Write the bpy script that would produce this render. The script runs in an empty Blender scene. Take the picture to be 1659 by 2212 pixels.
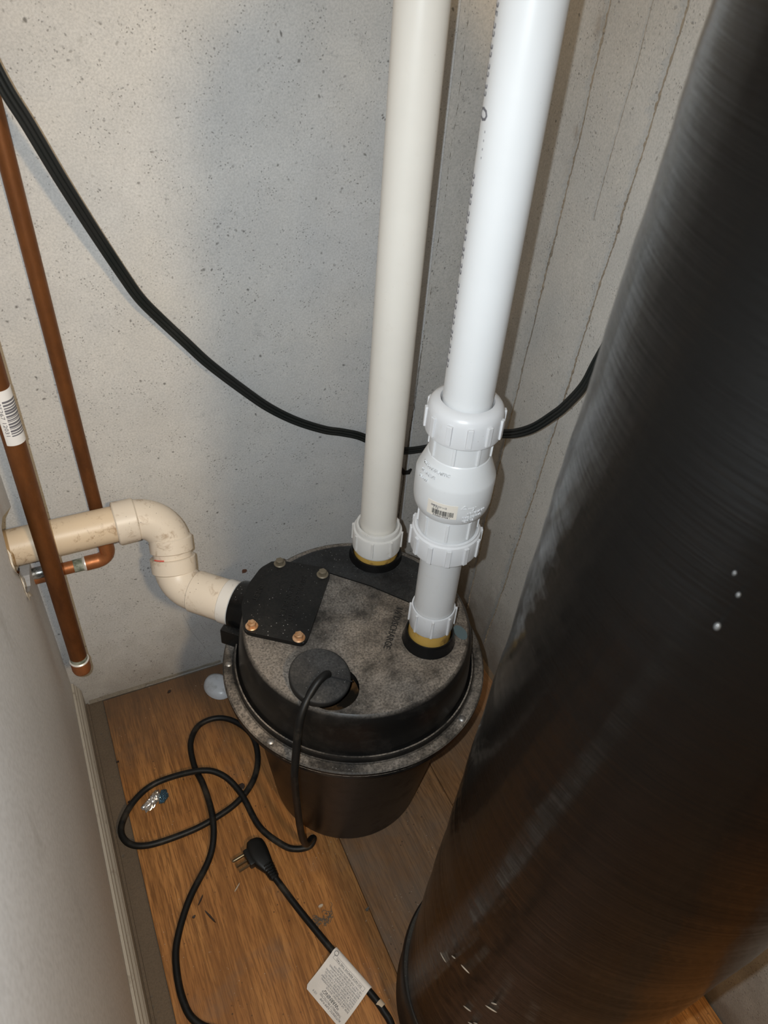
import bpy, bmesh, math, random
from mathutils import Vector, Matrix, Euler, noise
random.seed(7)
SC = bpy.context.scene
COL = SC.collection
PI = math.pi

# ------------------------------------------------------------------ camera, light, exposure
CAM_POS = Vector((0, 0, 1.1))
RIGHT = Vector((0.902985, -0.424273, 0.067904))
DOWN = Vector((-0.232728, -0.615794, -0.752752))
FWD = Vector((0.361187, 0.663920, -0.654793))
cd = bpy.data.cameras.new('camera')
cd.sensor_width = 36.0
cd.sensor_fit = 'AUTO'
cd.lens = 26.60
cd.clip_start = 0.02
cd.dof.use_dof = True
cd.dof.focus_distance = 0.98
cd.dof.aperture_fstop = 14.0
cam = bpy.data.objects.new('camera', cd)
COL.objects.link(cam)
m = Matrix((RIGHT, -DOWN, -FWD)).transposed().to_4x4()
m.translation = CAM_POS
cam.matrix_world = m
SC.camera = cam

w = bpy.data.worlds.new('world')
SC.world = w
w.use_nodes = True
w.node_tree.nodes['Background'].inputs[0].default_value = (1.0, 0.75, 0.48, 1)
w.node_tree.nodes['Background'].inputs[1].default_value = 0.055

def lamp(name, typ, loc, energy, col, **kw):
    d = bpy.data.lights.new(name, typ)
    d.energy = energy
    d.color = col
    for k, v in kw.items():
        setattr(d, k, v)
    o = bpy.data.objects.new(name, d)
    o.location = loc
    COL.objects.link(o)
    return o

# the phone's flash, a little left of and above its lens
fl = lamp('phone_flash', 'SPOT', CAM_POS - RIGHT * 0.025 - DOWN * 0.008, 23.0, (0.85, 0.94, 1.0),
          shadow_soft_size=0.0035, spot_size=math.radians(128), spot_blend=1.0)
fm = Matrix((RIGHT, -DOWN, -FWD)).transposed().to_4x4()
fm.translation = fl.location
fl.matrix_world = fm
# the warm basement bulb behind the viewer
lamp('basement_bulb', 'POINT', (0.25, -1.0, 1.86), 70.0, (1.0, 0.73, 0.42), shadow_soft_size=0.07)

SC.view_settings.view_transform = 'Standard'
SC.view_settings.look = 'None'
SC.view_settings.gamma = 1
SC.view_settings.use_curve_mapping = False
SC.view_settings.exposure = 0.0

# ------------------------------------------------------------------ materials
class NT:
    def __init__(s, name):
        s.m = bpy.data.materials.new(name)
        s.m.use_nodes = True
        s.t = s.m.node_tree
        s.b = s.t.nodes['Principled BSDF']
        s.co = s.t.nodes.new('ShaderNodeTexCoord').outputs['Object']
    def n(s, typ, **kw):
        nd = s.t.nodes.new(typ)
        for k, v in kw.items():
            setattr(nd, k, v)
        return nd
    def l(s, a, b):
        s.t.links.new(a, b)
    def mapping(s, scale=(1, 1, 1), rot=(0, 0, 0), loc=(0, 0, 0)):
        mp = s.n('ShaderNodeMapping')
        mp.inputs['Scale'].default_value = scale
        mp.inputs['Rotation'].default_value = rot
        mp.inputs['Location'].default_value = loc
        s.l(s.co, mp.inputs['Vector'])
        return mp.outputs[0]
    def noise(s, scale, detail=4, rough=0.55, vec=None, dist=0):
        nd = s.n('ShaderNodeTexNoise')
        nd.inputs['Scale'].default_value = scale
        nd.inputs['Detail'].default_value = detail
        nd.inputs['Roughness'].default_value = rough
        nd.inputs['Distortion'].default_value = dist
        s.l(vec or s.co, nd.inputs['Vector'])
        return nd.outputs['Fac']
    def voro(s, scale, vec=None, rnd=1.0):
        nd = s.n('ShaderNodeTexVoronoi')
        nd.inputs['Scale'].default_value = scale
        nd.inputs['Randomness'].default_value = rnd
        s.l(vec or s.co, nd.inputs['Vector'])
        return nd.outputs['Distance']
    def ramp(s, fac, stops):
        r = s.n('ShaderNodeValToRGB')
        e = r.color_ramp.elements
        while len(e) < len(stops):
            e.new(0.5)
        for el, (p, c) in zip(e, stops):
            el.position = p
            el.color = (c, c, c, 1) if isinstance(c, (int, float)) else (*c, 1)
        s.l(fac, r.inputs[0])
        return r.outputs[0]
    def mix(s, fac, a, b, mode='MIX'):
        mx = s.n('ShaderNodeMix', data_type='RGBA', blend_type=mode)
        for sock, v in ((mx.inputs[0], fac), (mx.inputs[6], a), (mx.inputs[7], b)):
            if isinstance(v, (int, float)):
                sock.default_value = v
            elif isinstance(v, tuple):
                sock.default_value = (*v, 1)
            else:
                s.l(v, sock)
        return mx.outputs[2]
    def math(s, op, a, b=0.0):
        mt = s.n('ShaderNodeMath', operation=op)
        for sock, v in ((mt.inputs[0], a), (mt.inputs[1], b)):
            if isinstance(v, (int, float)):
                sock.default_value = v
            else:
                s.l(v, sock)
        return mt.outputs[0]
    def sep(s, vec):
        x = s.n('ShaderNodeSeparateXYZ')
        s.l(vec, x.inputs[0])
        return x.outputs
    def normal_z(s):
        g = s.n('ShaderNodeNewGeometry')
        return s.sep(g.outputs['Normal'])[2]
    def bump(s, h, strength=0.3, dist=0.002, prev=None):
        b = s.n('ShaderNodeBump')
        b.inputs['Strength'].default_value = strength
        b.inputs['Distance'].default_value = dist
        s.l(h, b.inputs['Height'])
        if prev:
            s.l(prev, b.inputs['Normal'])
        s.l(b.outputs[0], s.b.inputs['Normal'])
        return b.outputs[0]
    def out(s, col=None, rough=None, metal=None, spec=None):
        for k, v in (('Base Color', col), ('Roughness', rough), ('Metallic', metal), ('Specular IOR Level', spec)):
            if v is None:
                continue
            if isinstance(v, tuple):
                s.b.inputs[k].default_value = (*v, 1)
            elif isinstance(v, (int, float)):
                s.b.inputs[k].default_value = v
            else:
                s.l(v, s.b.inputs[k])
        return s.m

def concrete(name, base, warm, pit=1.0, dirt=0.0):
    t = NT(name)
    big = t.noise(2.6, 5, 0.6)
    col = t.mix(t.ramp(big, [(0.35, 0.0), (0.68, 1.0)]), base, warm)
    mid = t.noise(14, 6, 0.7)
    col = t.mix(t.ramp(mid, [(0.3, 0.30), (0.72, 0.0)]), col, tuple(c * 0.55 for c in base))
    fine = t.noise(420, 3, 0.6)
    col = t.mix(t.ramp(fine, [(0.30, 0.38), (0.62, 0.0)]), col, tuple(c * 0.45 for c in base))
    # small bug holes and flecks, thinned out by a broad noise
    nz = t.n('ShaderNodeTexNoise')
    nz.inputs['Scale'].default_value = 60
    nz.inputs['Detail'].default_value = 3
    t.l(t.co, nz.inputs['Vector'])
    wob = t.n('ShaderNodeMix', data_type='RGBA', blend_type='LINEAR_LIGHT')
    wob.inputs[0].default_value = 0.006
    t.l(t.co, wob.inputs[6]); t.l(nz.outputs['Color'], wob.inputs[7])
    vec = wob.outputs[2]
    v1 = t.voro(95, vec)
    gate = t.ramp(t.noise(26, 3, 0.6, t.mapping(loc=(3, 1, 7))), [(0.53, 0.0), (0.62, 1.0)])
    p1 = t.math('MULTIPLY', t.ramp(v1, [(0.08, 1.0), (0.20, 0.0)]), gate)
    v2 = t.voro(260, vec)
    gate2 = t.ramp(t.noise(34, 4, 0.65, t.mapping(loc=(9, 4, 2))), [(0.46, 0.0), (0.58, 1.0)])
    p2 = t.math('MULTIPLY', t.ramp(v2, [(0.10, 1.0), (0.28, 0.0)]), gate2)
    smear = t.ramp(t.noise(60, 6, 0.78, t.mapping((1, 1, 0.8), loc=(1, 5, 3)), 0.6), [(0.62, 0.0), (0.73, 1.0)])
    pits = t.math('MAXIMUM', p1, t.math('MULTIPLY', p2, 0.85))
    blot = t.math('MULTIPLY', t.ramp(t.noise(24, 7, 0.8, t.mapping((1, 1, 1), loc=(6, 2, 9)), 1.2), [(0.60, 0.0), (0.70, 1.0)]), t.ramp(t.noise(90, 4, 0.7), [(0.40, 0.0), (0.60, 1.0)]))
    col = t.mix(t.math('MULTIPLY', blot, 0.55 * pit), col, tuple(c * 0.42 for c in base))
    col = t.mix(t.math('MULTIPLY', smear, 0.46 * pit), col, tuple(c * 0.5 for c in warm))
    col = t.mix(t.math('MULTIPLY', pits, 0.75 * pit), col, (0.09, 0.083, 0.075))
    if dirt:
        # brown grime that creeps up from the floor
        z = t.sep(t.co)[2]
        g = t.math('ADD', t.math('MULTIPLY', z, -4.5), t.math('MULTIPLY', t.noise(9, 5, 0.65), 1.6))
        col = t.mix(t.math('MULTIPLY', t.ramp(g, [(0.0, 0.0), (0.85, 1.0)]), dirt), col, (0.115, 0.085, 0.058))
    if name == 'concrete_right':
        # rusty weep beside one form seam, high on the wall
        sx, sy, sz = t.sep(t.co)
        near = t.ramp(t.math('ABSOLUTE', t.math('SUBTRACT', sy, 0.742)), [(0.0, 1.0), (0.016, 0.0)])
        high = t.ramp(t.math('ADD', sz, t.math('MULTIPLY', t.noise(12, 4), 0.25)), [(0.93, 0.0), (1.03, 1.0)])
        stn = t.math('MULTIPLY', t.math('MULTIPLY', near, high), t.ramp(t.noise(30, 4, 0.7, t.mapping((1, 1, 0.5))), [(0.46, 0.0), (0.64, 0.7)]))
        col = t.mix(stn, col, (0.20, 0.145, 0.095))
    h = t.math('SUBTRACT', t.math('ADD', t.math('MULTIPLY', fine, 0.35), t.math('MULTIPLY', mid, 0.6)), t.math('MULTIPLY', pits, 0.9))
    t.bump(h, 0.35, 0.002)
    return t.out(col, 0.85, spec=0.25)

M = {}
M['concrete_back'] = concrete('concrete_back', (0.56, 0.565, 0.57), (0.62, 0.595, 0.555), 1.0, 0.45)
M['concrete_right'] = concrete('concrete_right', (0.51, 0.495, 0.47), (0.58, 0.535, 0.475), 0.8, 0.7)
M['concrete_slab'] = concrete('concrete_slab', (0.125, 0.095, 0.068), (0.15, 0.11, 0.075), 0.8)
M['seam'] = concrete('seam_concrete', (0.17, 0.15, 0.125), (0.30, 0.265, 0.215), 1.4)

t = NT('painted_drywall')
c = t.mix(t.ramp(t.noise(5, 4), [(0.3, 0.0), (0.7, 1.0)]), (0.76, 0.77, 0.785), (0.84, 0.845, 0.86))
c = t.mix(t.ramp(t.noise(11, 6, 0.7, t.mapping((1, 1, 0.35))), [(0.60, 0.0), (0.72, 0.35)]), c, (0.30, 0.28, 0.25))
c = t.mix(t.ramp(t.noise(240, 2), [(0.32, 0.25), (0.6, 0.0)]), c, (0.38, 0.37, 0.36))
t.bump(t.noise(180, 3), 0.12, 0.001)
M['drywall'] = t.out(c, 0.55, spec=0.35)
M['gypsum'] = NT('torn_paper').out((0.62, 0.55, 0.45), 0.9)

def wood(name, seed, a, b, dust):
    t = NT(name)
    vec = t.mapping((1, 0.055, 1), loc=(seed, seed * 1.7, 0))
    g1 = t.noise(520, 3, 0.6, vec, 0.25)
    g0 = t.noise(190, 4, 0.65, t.mapping((1, 0.035, 1), loc=(seed * 3, seed, 0)), 0.3)
    g2 = t.noise(28, 4, 0.6, t.mapping((1, 0.16, 1), loc=(seed * 2, seed, 0)), 1.4)
    wv = t.n('ShaderNodeTexWave', wave_type='BANDS', bands_direction='X')
    wv.inputs['Scale'].default_value = 9
    wv.inputs['Distortion'].default_value = 9
    wv.inputs['Detail'].default_value = 3
    wv.inputs['Detail Scale'].default_value = 0.9
    t.l(t.mapping((1, 0.14, 1), loc=(seed * 0.3, seed, 0)), wv.inputs['Vector'])
    col = t.mix(t.ramp(g2, [(0.3, 0.0), (0.7, 1.0)]), a, b)
    col = t.mix(t.ramp(wv.outputs['Fac'], [(0.0, 0.34), (0.35, 0.0)]), col, tuple(x * 0.48 for x in a))
    col = t.mix(t.ramp(g1, [(0.40, 0.75), (0.53, 0.0)]), col, tuple(x * 0.45 for x in a))
    col = t.mix(t.ramp(g0, [(0.38, 0.65), (0.50, 0.0)]), col, tuple(x * 0.42 for x in a))
    # three printed strips per board
    x, y, z = t.sep(t.co)
    fl_ = t.math('FLOOR', t.math('DIVIDE', t.math('ADD', x, 0.041), 0.091))
    cb = t.n('ShaderNodeCombineXYZ')
    t.l(fl_, cb.inputs[0])
    t.l(t.math('FLOOR', t.math('ADD', t.math('DIVIDE', y, 0.42), t.math('MULTIPLY', fl_, 0.37))), cb.inputs[1])
    wn = t.n('ShaderNodeTexWhiteNoise', noise_dimensions='2D')
    t.l(cb.outputs[0], wn.inputs['Vector'])
    col = t.mix(t.math('MULTIPLY', wn.outputs['Value'], 0.42), col, tuple(q * 0.72 for q in a))
    # trodden-in dust and grime
    d1 = t.noise(6.5, 6, 0.68, t.mapping(loc=(2, 7, 0)))
    dfac = t.ramp(t.math('ADD', d1, dust), [(0.45, 0.0), (0.75, 0.85)])
    col = t.mix(dfac, col, (0.145, 0.108, 0.078))
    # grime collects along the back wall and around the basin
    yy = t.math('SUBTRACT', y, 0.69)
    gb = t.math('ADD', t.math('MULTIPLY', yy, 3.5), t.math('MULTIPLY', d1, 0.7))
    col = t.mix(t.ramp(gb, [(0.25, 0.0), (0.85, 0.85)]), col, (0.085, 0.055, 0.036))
    sp = t.math('MULTIPLY', t.ramp(t.voro(170), [(0.07, 1.0), (0.13, 0.0)]), t.ramp(t.noise(16, 3), [(0.52, 0.0), (0.6, 1.0)]))
    col = t.mix(t.math('MULTIPLY', sp, 0.7), col, (0.42, 0.36, 0.29))
    sp2 = t.math('MULTIPLY', t.ramp(t.voro(95, t.mapping(loc=(4, 2, 0))), [(0.06, 1.0), (0.14, 0.0)]), t.ramp(t.noise(12, 3, 0.5, t.mapping(loc=(8, 1, 0))), [(0.52, 0.0), (0.58, 1.0)]))
    col = t.mix(t.math('MULTIPLY', sp2, 0.8), col, (0.035, 0.022, 0.015))
    t.bump(t.math('ADD', g1, t.math('MULTIPLY', sp, 0.5)), 0.12, 0.0008)
    return t.out(col, t.math('ADD', t.math('MULTIPLY', dfac, 0.35), 0.38), spec=0.35)

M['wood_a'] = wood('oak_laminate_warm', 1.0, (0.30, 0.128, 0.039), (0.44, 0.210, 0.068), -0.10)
M['wood_b'] = wood('oak_laminate_dusty_shaded', 5.3, (0.24, 0.115, 0.045), (0.32, 0.165, 0.070), 0.10)  # greyer from dust and from room-light shade put into the colour

def pvc(name, base, stain, amt, rough=0.32):
    t = NT(name)
    col = t.mix(t.ramp(t.noise(7, 4, 0.6), [(0.35, 0.0), (0.7, 1.0)]), base, tuple(x * 0.93 for x in base))
    s1 = t.ramp(t.noise(45, 6, 0.72, None, 0.5), [(0.60 - 0.07 * amt, 0.0), (0.71 - 0.05 * amt, 1.0)])
    col = t.mix(t.math('MULTIPLY', s1, amt), col, stain)
    sp = t.math('MULTIPLY', t.ramp(t.voro(150), [(0.05, 1.0), (0.12, 0.0)]), t.ramp(t.noise(20, 2), [(0.55, 0.0), (0.6, 1.0)]))
    col = t.mix(t.math('MULTIPLY', sp, min(1, amt * 1.6)), col, (0.08, 0.06, 0.045))
    t.bump(t.noise(300, 2), 0.03, 0.0005)
    return t.out(col, rough, spec=0.4)

M['pvc_white'] = pvc('pvc_white', (0.66, 0.66, 0.66), (0.55, 0.50, 0.42), 0.06)
M['pvc_ivory'] = pvc('pvc_ivory', (0.76, 0.72, 0.655), (0.50, 0.42, 0.33), 0.10)
M['pvc_grey'] = pvc('pvc_grey', (0.60, 0.595, 0.59), (0.38, 0.30, 0.22), 0.10)
M['pvc_fitting'] = pvc('pvc_fitting', (0.62, 0.615, 0.62), (0.42, 0.35, 0.28), 0.22)
M['pvc_fitting_old'] = pvc('pvc_fitting_old', (0.69, 0.665, 0.63), (0.40, 0.28, 0.18), 0.45)
M['pvc_cream'] = pvc('pvc_cream', (0.70, 0.56, 0.40), (0.26, 0.14, 0.06), 0.75, 0.42)
M['pvc_elbow'] = pvc('pvc_elbow', (0.72, 0.635, 0.53), (0.30, 0.19, 0.10), 0.6, 0.40)
M['primer'] = pvc('primer_yellow', (0.50, 0.31, 0.075), (0.16, 0.08, 0.03), 0.9)
M['red_primer'] = NT('red_primer').out((0.75, 0.12, 0.09), 0.5)

def copper(name, base, dark, patina):
    t = NT(name)
    n1 = t.noise(26, 6, 0.7, t.mapping((1, 1, 0.35)))
    col = t.mix(t.ramp(n1, [(0.32, 0.0), (0.66, 1.0)]), dark, base)
    col = t.mix(t.ramp(t.noise(75, 5, 0.7), [(0.62, 0.0), (0.74, patina)]), col, (0.17, 0.20, 0.16))
    t.bump(t.noise(200, 3), 0.08, 0.0006)
    return t.out(col, t.ramp(n1, [(0.3, 0.62), (0.7, 0.40)]), 0.55, spec=0.4)
M['copper'] = copper('aged_copper', (0.24, 0.090, 0.028), (0.11, 0.040, 0.013), 0.08)
M['copper_bright'] = copper('fitting_copper', (0.48, 0.19, 0.075), (0.26, 0.09, 0.032), 0.2)
t = NT('solder')
c = t.mix(t.ramp(t.noise(55, 5, 0.7), [(0.42, 0.0), (0.58, 1.0)]), (0.055, 0.06, 0.052), (0.50, 0.49, 0.47))
M['solder'] = t.out(c, 0.35, 0.7)
M['solder_bright'] = NT('solder_bright').out((0.78, 0.77, 0.74), 0.4, 0.35)
t = NT('verdigris')
c = t.mix(t.ramp(t.noise(90, 4), [(0.4, 0.0), (0.6, 1.0)]), (0.12, 0.14, 0.10), (0.34, 0.36, 0.30))
M['verdigris'] = t.out(c, 0.8)

def plastic(name, base, dust, top, side=0.0, rough=0.34, white=0.35, lo=0.38):
    """black moulded plastic: dust lies where the surface faces up, in patches"""
    t = NT(name)
    nz = t.normal_z()
    up = t.ramp(nz, [(0.55, 0.0), (0.95, 1.0)])
    n1 = t.noise(11, 6, 0.68)
    patch = t.ramp(n1, [(lo, 0.12), (lo + 0.20, 1.0)])
    grain = t.ramp(t.noise(380, 3, 0.6), [(0.30, 0.25), (0.62, 1.0)])
    f = t.math('MULTIPLY', t.math('MULTIPLY', up, patch), t.math('MULTIPLY', grain, top))
    f = t.math('ADD', f, t.math('MULTIPLY', t.ramp(t.noise(30, 6, 0.7), [(0.50, 0.0), (0.75, 1.0)]), side))
    dcol = t.mix(t.ramp(t.noise(6, 4, 0.6, t.mapping(loc=(4, 4, 4))), [(0.4, 0.0), (0.62, 1.0)]), dust, tuple(d * k for d, k in zip(dust, (0.72, 0.78, 0.86))))
    col = t.mix(f, base, dcol)
    sp = t.math('MULTIPLY', t.ramp(t.voro(210), [(0.06, 1.0), (0.15, 0.0)]), t.ramp(t.noise(25, 4), [(0.46, 0.0), (0.58, 1.0)]))
    col = t.mix(t.math('MULTIPLY', t.math('MULTIPLY', sp, up), white), col, (0.62, 0.60, 0.58))
    t.bump(t.math('ADD', t.noise(500, 2), t.math('MULTIPLY', n1, 0.5)), 0.10, 0.0008)
    rg = t.math('ADD', t.math('MULTIPLY', f, 0.5), rough)
    return t.out(col, rg, spec=0.26)

M['lid'] = plastic('dusty_black_lid', (0.0085, 0.0078, 0.0072), (0.31, 0.25, 0.195), 1.05, 0.07)
M['lid_clean'] = plastic('sooty_lid_back', (0.010, 0.0097, 0.0094), (0.125, 0.12, 0.112), 0.34)
M['flange'] = plastic('dusty_flange', (0.009, 0.009, 0.009), (0.74, 0.59, 0.45), 2.4, 0.05, white=0.45, lo=0.33)
M['bucket'] = plastic('brown_black_bucket', (0.018, 0.013, 0.0095), (0.055, 0.041, 0.029), 0.6, 0.28, 0.36)
M['cover'] = plastic('black_cover', (0.0065, 0.0065, 0.0065), (0.115, 0.098, 0.078), 0.16, white=0.6)
M['boss'] = plastic('glossy_black', (0.0055, 0.0055, 0.0055), (0.10, 0.09, 0.08), 0.12, rough=0.22)
M['rubber'] = plastic('dusty_rubber', (0.014, 0.014, 0.014), (0.16, 0.145, 0.13), 0.50, rough=0.6)
M['letters'] = NT('moulded_letters').out((0.012, 0.011, 0.010), 0.4)
M['letters_grey'] = NT('moulded_letters_dusty').out((0.045, 0.04, 0.036), 0.55)
M['dark'] = NT('dark_slit').out((0.006, 0.006, 0.006), 0.7)
t = NT('sump_water')
c = t.mix(t.ramp(t.noise(30, 4), [(0.45, 0.0), (0.6, 1.0)]), (0.014, 0.011, 0.008), (0.11, 0.055, 0.022))
M['sump'] = t.out(c, 0.15)

t = NT('cord_rubber')
c = t.mix(t.ramp(t.noise(30, 5, 0.7), [(0.52, 0.0), (0.76, 0.7)]), (0.006, 0.006, 0.006), (0.050, 0.042, 0.032))
M['cord'] = t.out(c, 0.5, spec=0.28)
M['cord_clean'] = NT('cord_clean').out((0.005, 0.005, 0.005), 0.40, spec=0.4)
t = NT('wall_cable')
c = t.mix(t.ramp(t.noise(14, 3), [(0.4, 0.0), (0.7, 1.0)]), (0.008, 0.011, 0.0105), (0.015, 0.0155, 0.015))
M['cable'] = t.out(c, 0.45)
M['blade'] = NT('prong_metal').out((0.16, 0.13, 0.085), 0.35, 0.8)
t = NT('bolt_metal')
c = t.mix(t.ramp(t.noise(120, 4), [(0.4, 0.0), (0.62, 1.0)]), (0.42, 0.21, 0.09), (0.62, 0.40, 0.24))
M['bolt'] = t.out(c, 0.42, 0.45)
M['bolt_dull'] = NT('bolt_dull').out((0.20, 0.165, 0.115), 0.5, 0.4)
M['screw'] = NT('screw_head').out((0.30, 0.28, 0.26), 0.45, 0.8)
t = NT('tag_film')
c = t.mix(t.ramp(t.noise(25, 4), [(0.4, 0.0), (0.7, 1.0)]), (0.60, 0.585, 0.575), (0.70, 0.685, 0.675))
M['paper'] = t.out(c, 0.3)
M['sticker_paper'] = NT('sticker_paper').out((0.74, 0.72, 0.70), 0.5)
M['label_paper'] = NT('label_paper').out((0.70, 0.64, 0.56), 0.6)
M['ink'] = NT('ink').out((0.02, 0.02, 0.022), 0.6)
M['ink_grey'] = NT('ink_grey').out((0.13, 0.125, 0.14), 0.6)
M['ink_faint'] = NT('ink_faint').out((0.22, 0.215, 0.22), 0.6)
t = NT('foil')
c = t.mix(t.ramp(t.noise(60, 4), [(0.45, 0.0), (0.56, 1.0)]), (0.80, 0.79, 0.79), (0.70, 0.60, 0.50))
c = t.mix(t.ramp(t.sep(t.co)[0], [(0.50, 0.0), (0.55, 1.0)]), c, c)
M['foil'] = t.out(c, 0.22, 0.85)
M['foil_blue'] = NT('foil_blue').out((0.10, 0.19, 0.27), 0.22, 0.8)
t = NT('cloudy_plastic')
c = t.mix(t.ramp(t.noise(60, 4), [(0.5, 0.0), (0.7, 0.7)]), (0.62, 0.64, 0.67), (0.35, 0.34, 0.33))
t.b.inputs['Alpha'].default_value = 0.82
M['cap'] = t.out(c, 0.3)
M['chip'] = NT('chip_dark').out((0.022, 0.012, 0.008), 0.5)
M['chip_pale'] = NT('chip_pale').out((0.40, 0.34, 0.27), 0.8)
M['lint'] = NT('lint_grey').out((0.10, 0.085, 0.07), 0.95)
M['trim'] = pvc('old_white_trim', (0.42, 0.385, 0.33), (0.13, 0.10, 0.07), 0.5, 0.5)
t = NT('wood_edge')
M['stain_rust'] = NT('rust_stain').out((0.13, 0.055, 0.03), 0.95)
M['teal'] = NT('teal_smear').out((0.085, 0.115, 0.118), 0.8)

# wound fibreglass tank
t = NT('tank_wound_black')
x, y, z = t.sep(t.co)
wz = t.noise(1.0, 4, 0.7, t.mapping((4, 4, 420)))
wz2 = t.noise(1.0, 5, 0.7, t.mapping((9, 9, 1300)))
bl = t.noise(16, 4, 0.6)
h = t.math('ADD', t.math('ADD', t.math('MULTIPLY', wz, 0.8), t.math('MULTIPLY', wz2, 0.35)), t.math('MULTIPLY', bl, 0.7))
t.bump(h, 0.48, 0.0016)
c = t.mix(t.ramp(wz2, [(0.60, 0.0), (0.78, 0.5)]), (0.0018, 0.0017, 0.0016), (0.010, 0.0075, 0.005))
M['tank'] = t.out(c, t.ramp(wz2, [(0.45, 0.07), (0.7, 0.17)]), spec=0.19)
M['boot'] = plastic('tank_boot', (0.012, 0.0115, 0.011), (0.10, 0.075, 0.05), 0.9, 0.25, 0.5)
M['glint'] = NT('glint_grey').out((0.05, 0.05, 0.05), 0.26)  # paler than the tank, for the added glint bumps

# ------------------------------------------------------------------ mesh helpers
def link(name, me, mat, parent=None, world=True, smooth=False):
    o = bpy.data.objects.new(name, me)
    COL.objects.link(o)
    if mat is not None:
        me.materials.clear()
        me.materials.append(M[mat] if isinstance(mat, str) else mat)
    if smooth:
        for p in me.polygons:
            p.use_smooth = True
    if parent is not None:
        o.parent = parent
    return o

def root_loc(p):
    v = Vector()
    while p is not None:
        v += p.location
        p = p.parent
    return v

def obj(name, bm, mat, parent=None, smooth=True, sharp=0.6):
    """a bmesh given in world coordinates becomes one object under its parent"""
    bmesh.ops.recalc_face_normals(bm, faces=bm.faces[:])
    if parent is not None:
        off = root_loc(parent)
        bmesh.ops.translate(bm, verts=bm.verts[:], vec=-off)
    if smooth:
        for e in bm.edges:
            if len(e.link_faces) == 2 and e.calc_face_angle(0) > sharp:
                e.smooth = False
    me = bpy.data.meshes.new(name)
    bm.to_mesh(me)
    bm.free()
    return link(name, me, mat, parent, smooth=smooth)

def tag(o, label, cat, group=None, kind=None):
    if label: o['label'] = label
    if cat: o['category'] = cat
    if group: o['group'] = group
    if kind: o['kind'] = kind
    return o

def thing(name, label, cat, loc, group=None):
    o = bpy.data.objects.new(name, None)
    o.empty_display_size = 0.05
    o.location = loc
    COL.objects.link(o)
    return tag(o, label, cat, group)

def lathe(bm, prof, c=(0, 0), n=64, mat=None):
    """prof: (r, z) bottom to top; closed at r=0"""
    rings = []
    for r, z in prof:
        if r < 1e-6:
            rings.append([bm.verts.new((c[0], c[1], z))])
        else:
            rings.append([bm.verts.new((c[0] + r * math.cos(2 * PI * k / n), c[1] + r * math.sin(2 * PI * k / n), z)) for k in range(n)])
    for a, b in zip(rings, rings[1:]):
        for k in range(n):
            k2 = (k + 1) % n
            if len(a) == 1 and len(b) == 1:
                continue
            if len(a) == 1:
                bm.faces.new((a[0], b[k], b[k2]))
            elif len(b) == 1:
                bm.faces.new((a[k], a[k2], b[0]))
            else:
                bm.faces.new((a[k], a[k2], b[k2], b[k]))
    return bm

def solid(prof, c=(0, 0), n=64):
    return lathe(bmesh.new(), [(0, prof[0][1])] + prof + [(0, prof[-1][1])], c, n)

def ringsolid(prof, c=(0, 0), n=64):
    return lathe(bmesh.new(), prof + [prof[0]], c, n)

def catmull(P, per=8):
    P = [Vector(p) for p in P]
    out = []
    for i in range(len(P) - 1):
        p0 = P[i - 1] if i else P[0] * 2 - P[1]
        p1, p2 = P[i], P[i + 1]
        p3 = P[i + 2] if i + 2 < len(P) else P[-1] * 2 - P[-2]
        for k in range(per):
            s = k / per
            out.append(0.5 * ((2 * p1) + (p2 - p0) * s + (2 * p0 - 5 * p1 + 4 * p2 - p3) * s * s + (3 * p1 - p0 - 3 * p2 + p3) * s ** 3))
    out.append(P[-1])
    return out

def tube(bm, pts, rad, n=16, cap=True, profile=None, hint=None):
    pts = [Vector(p) for p in pts]
    if not hasattr(rad, '__len__'):
        rad = [rad] * len(pts)
    prof = profile or [(math.cos(2 * PI * k / n), math.sin(2 * PI * k / n)) for k in range(n)]
    n = len(prof)
    rings = []
    nrm = None
    for i, p in enumerate(pts):
        a = pts[max(i - 1, 0)]
        b = pts[min(i + 1, len(pts) - 1)]
        tg = (b - a)
        if tg.length < 1e-9:
            tg = pts[min(i + 2, len(pts) - 1)] - pts[max(i - 2, 0)]
        tg.normalize()
        if hint:
            h_ = hint(p)
            nrm = h_ - tg * h_.dot(tg)
        elif nrm is None:
            h_ = Vector((0, 0, 1)) if abs(tg.z) < 0.9 else Vector((1, 0, 0))
            nrm = h_ - tg * h_.dot(tg)
        else:
            nrm = nrm - tg * nrm.dot(tg)
        nrm.normalize()
        bn = tg.cross(nrm)
        rings.append([bm.verts.new(p + (nrm * v + bn * u) * rad[i]) for u, v in prof])
    for a, b in zip(rings, rings[1:]):
        for k in range(n):
            k2 = (k + 1) % n
            bm.faces.new((a[k], a[k2], b[k2], b[k]))
    if cap:
        bm.faces.new(rings[0][::-1])
        bm.faces.new(rings[-1])
    return bm

def box(bm, lo, hi, rot=None, at=None):
    vs = []
    for x in (lo[0], hi[0]):
        for y in (lo[1], hi[1]):
            for z in (lo[2], hi[2]):
                v = Vector((x, y, z))
                if rot is not None:
                    v = rot @ v
                if at is not None:
                    v = v + Vector(at)
                vs.append(bm.verts.new(v))
    for f in ((0, 1, 3, 2), (4, 6, 7, 5), (0, 4, 5, 1), (2, 3, 7, 6), (0, 2, 6, 4), (1, 5, 7, 3)):
        bm.faces.new([vs[i] for i in f])
    return bm

def bevel(bm, w, seg=2):
    bmesh.ops.bevel(bm, geom=bm.edges[:], offset=w, segments=seg, profile=0.6, affect='EDGES', clamp_overlap=True)
    return bm

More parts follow.
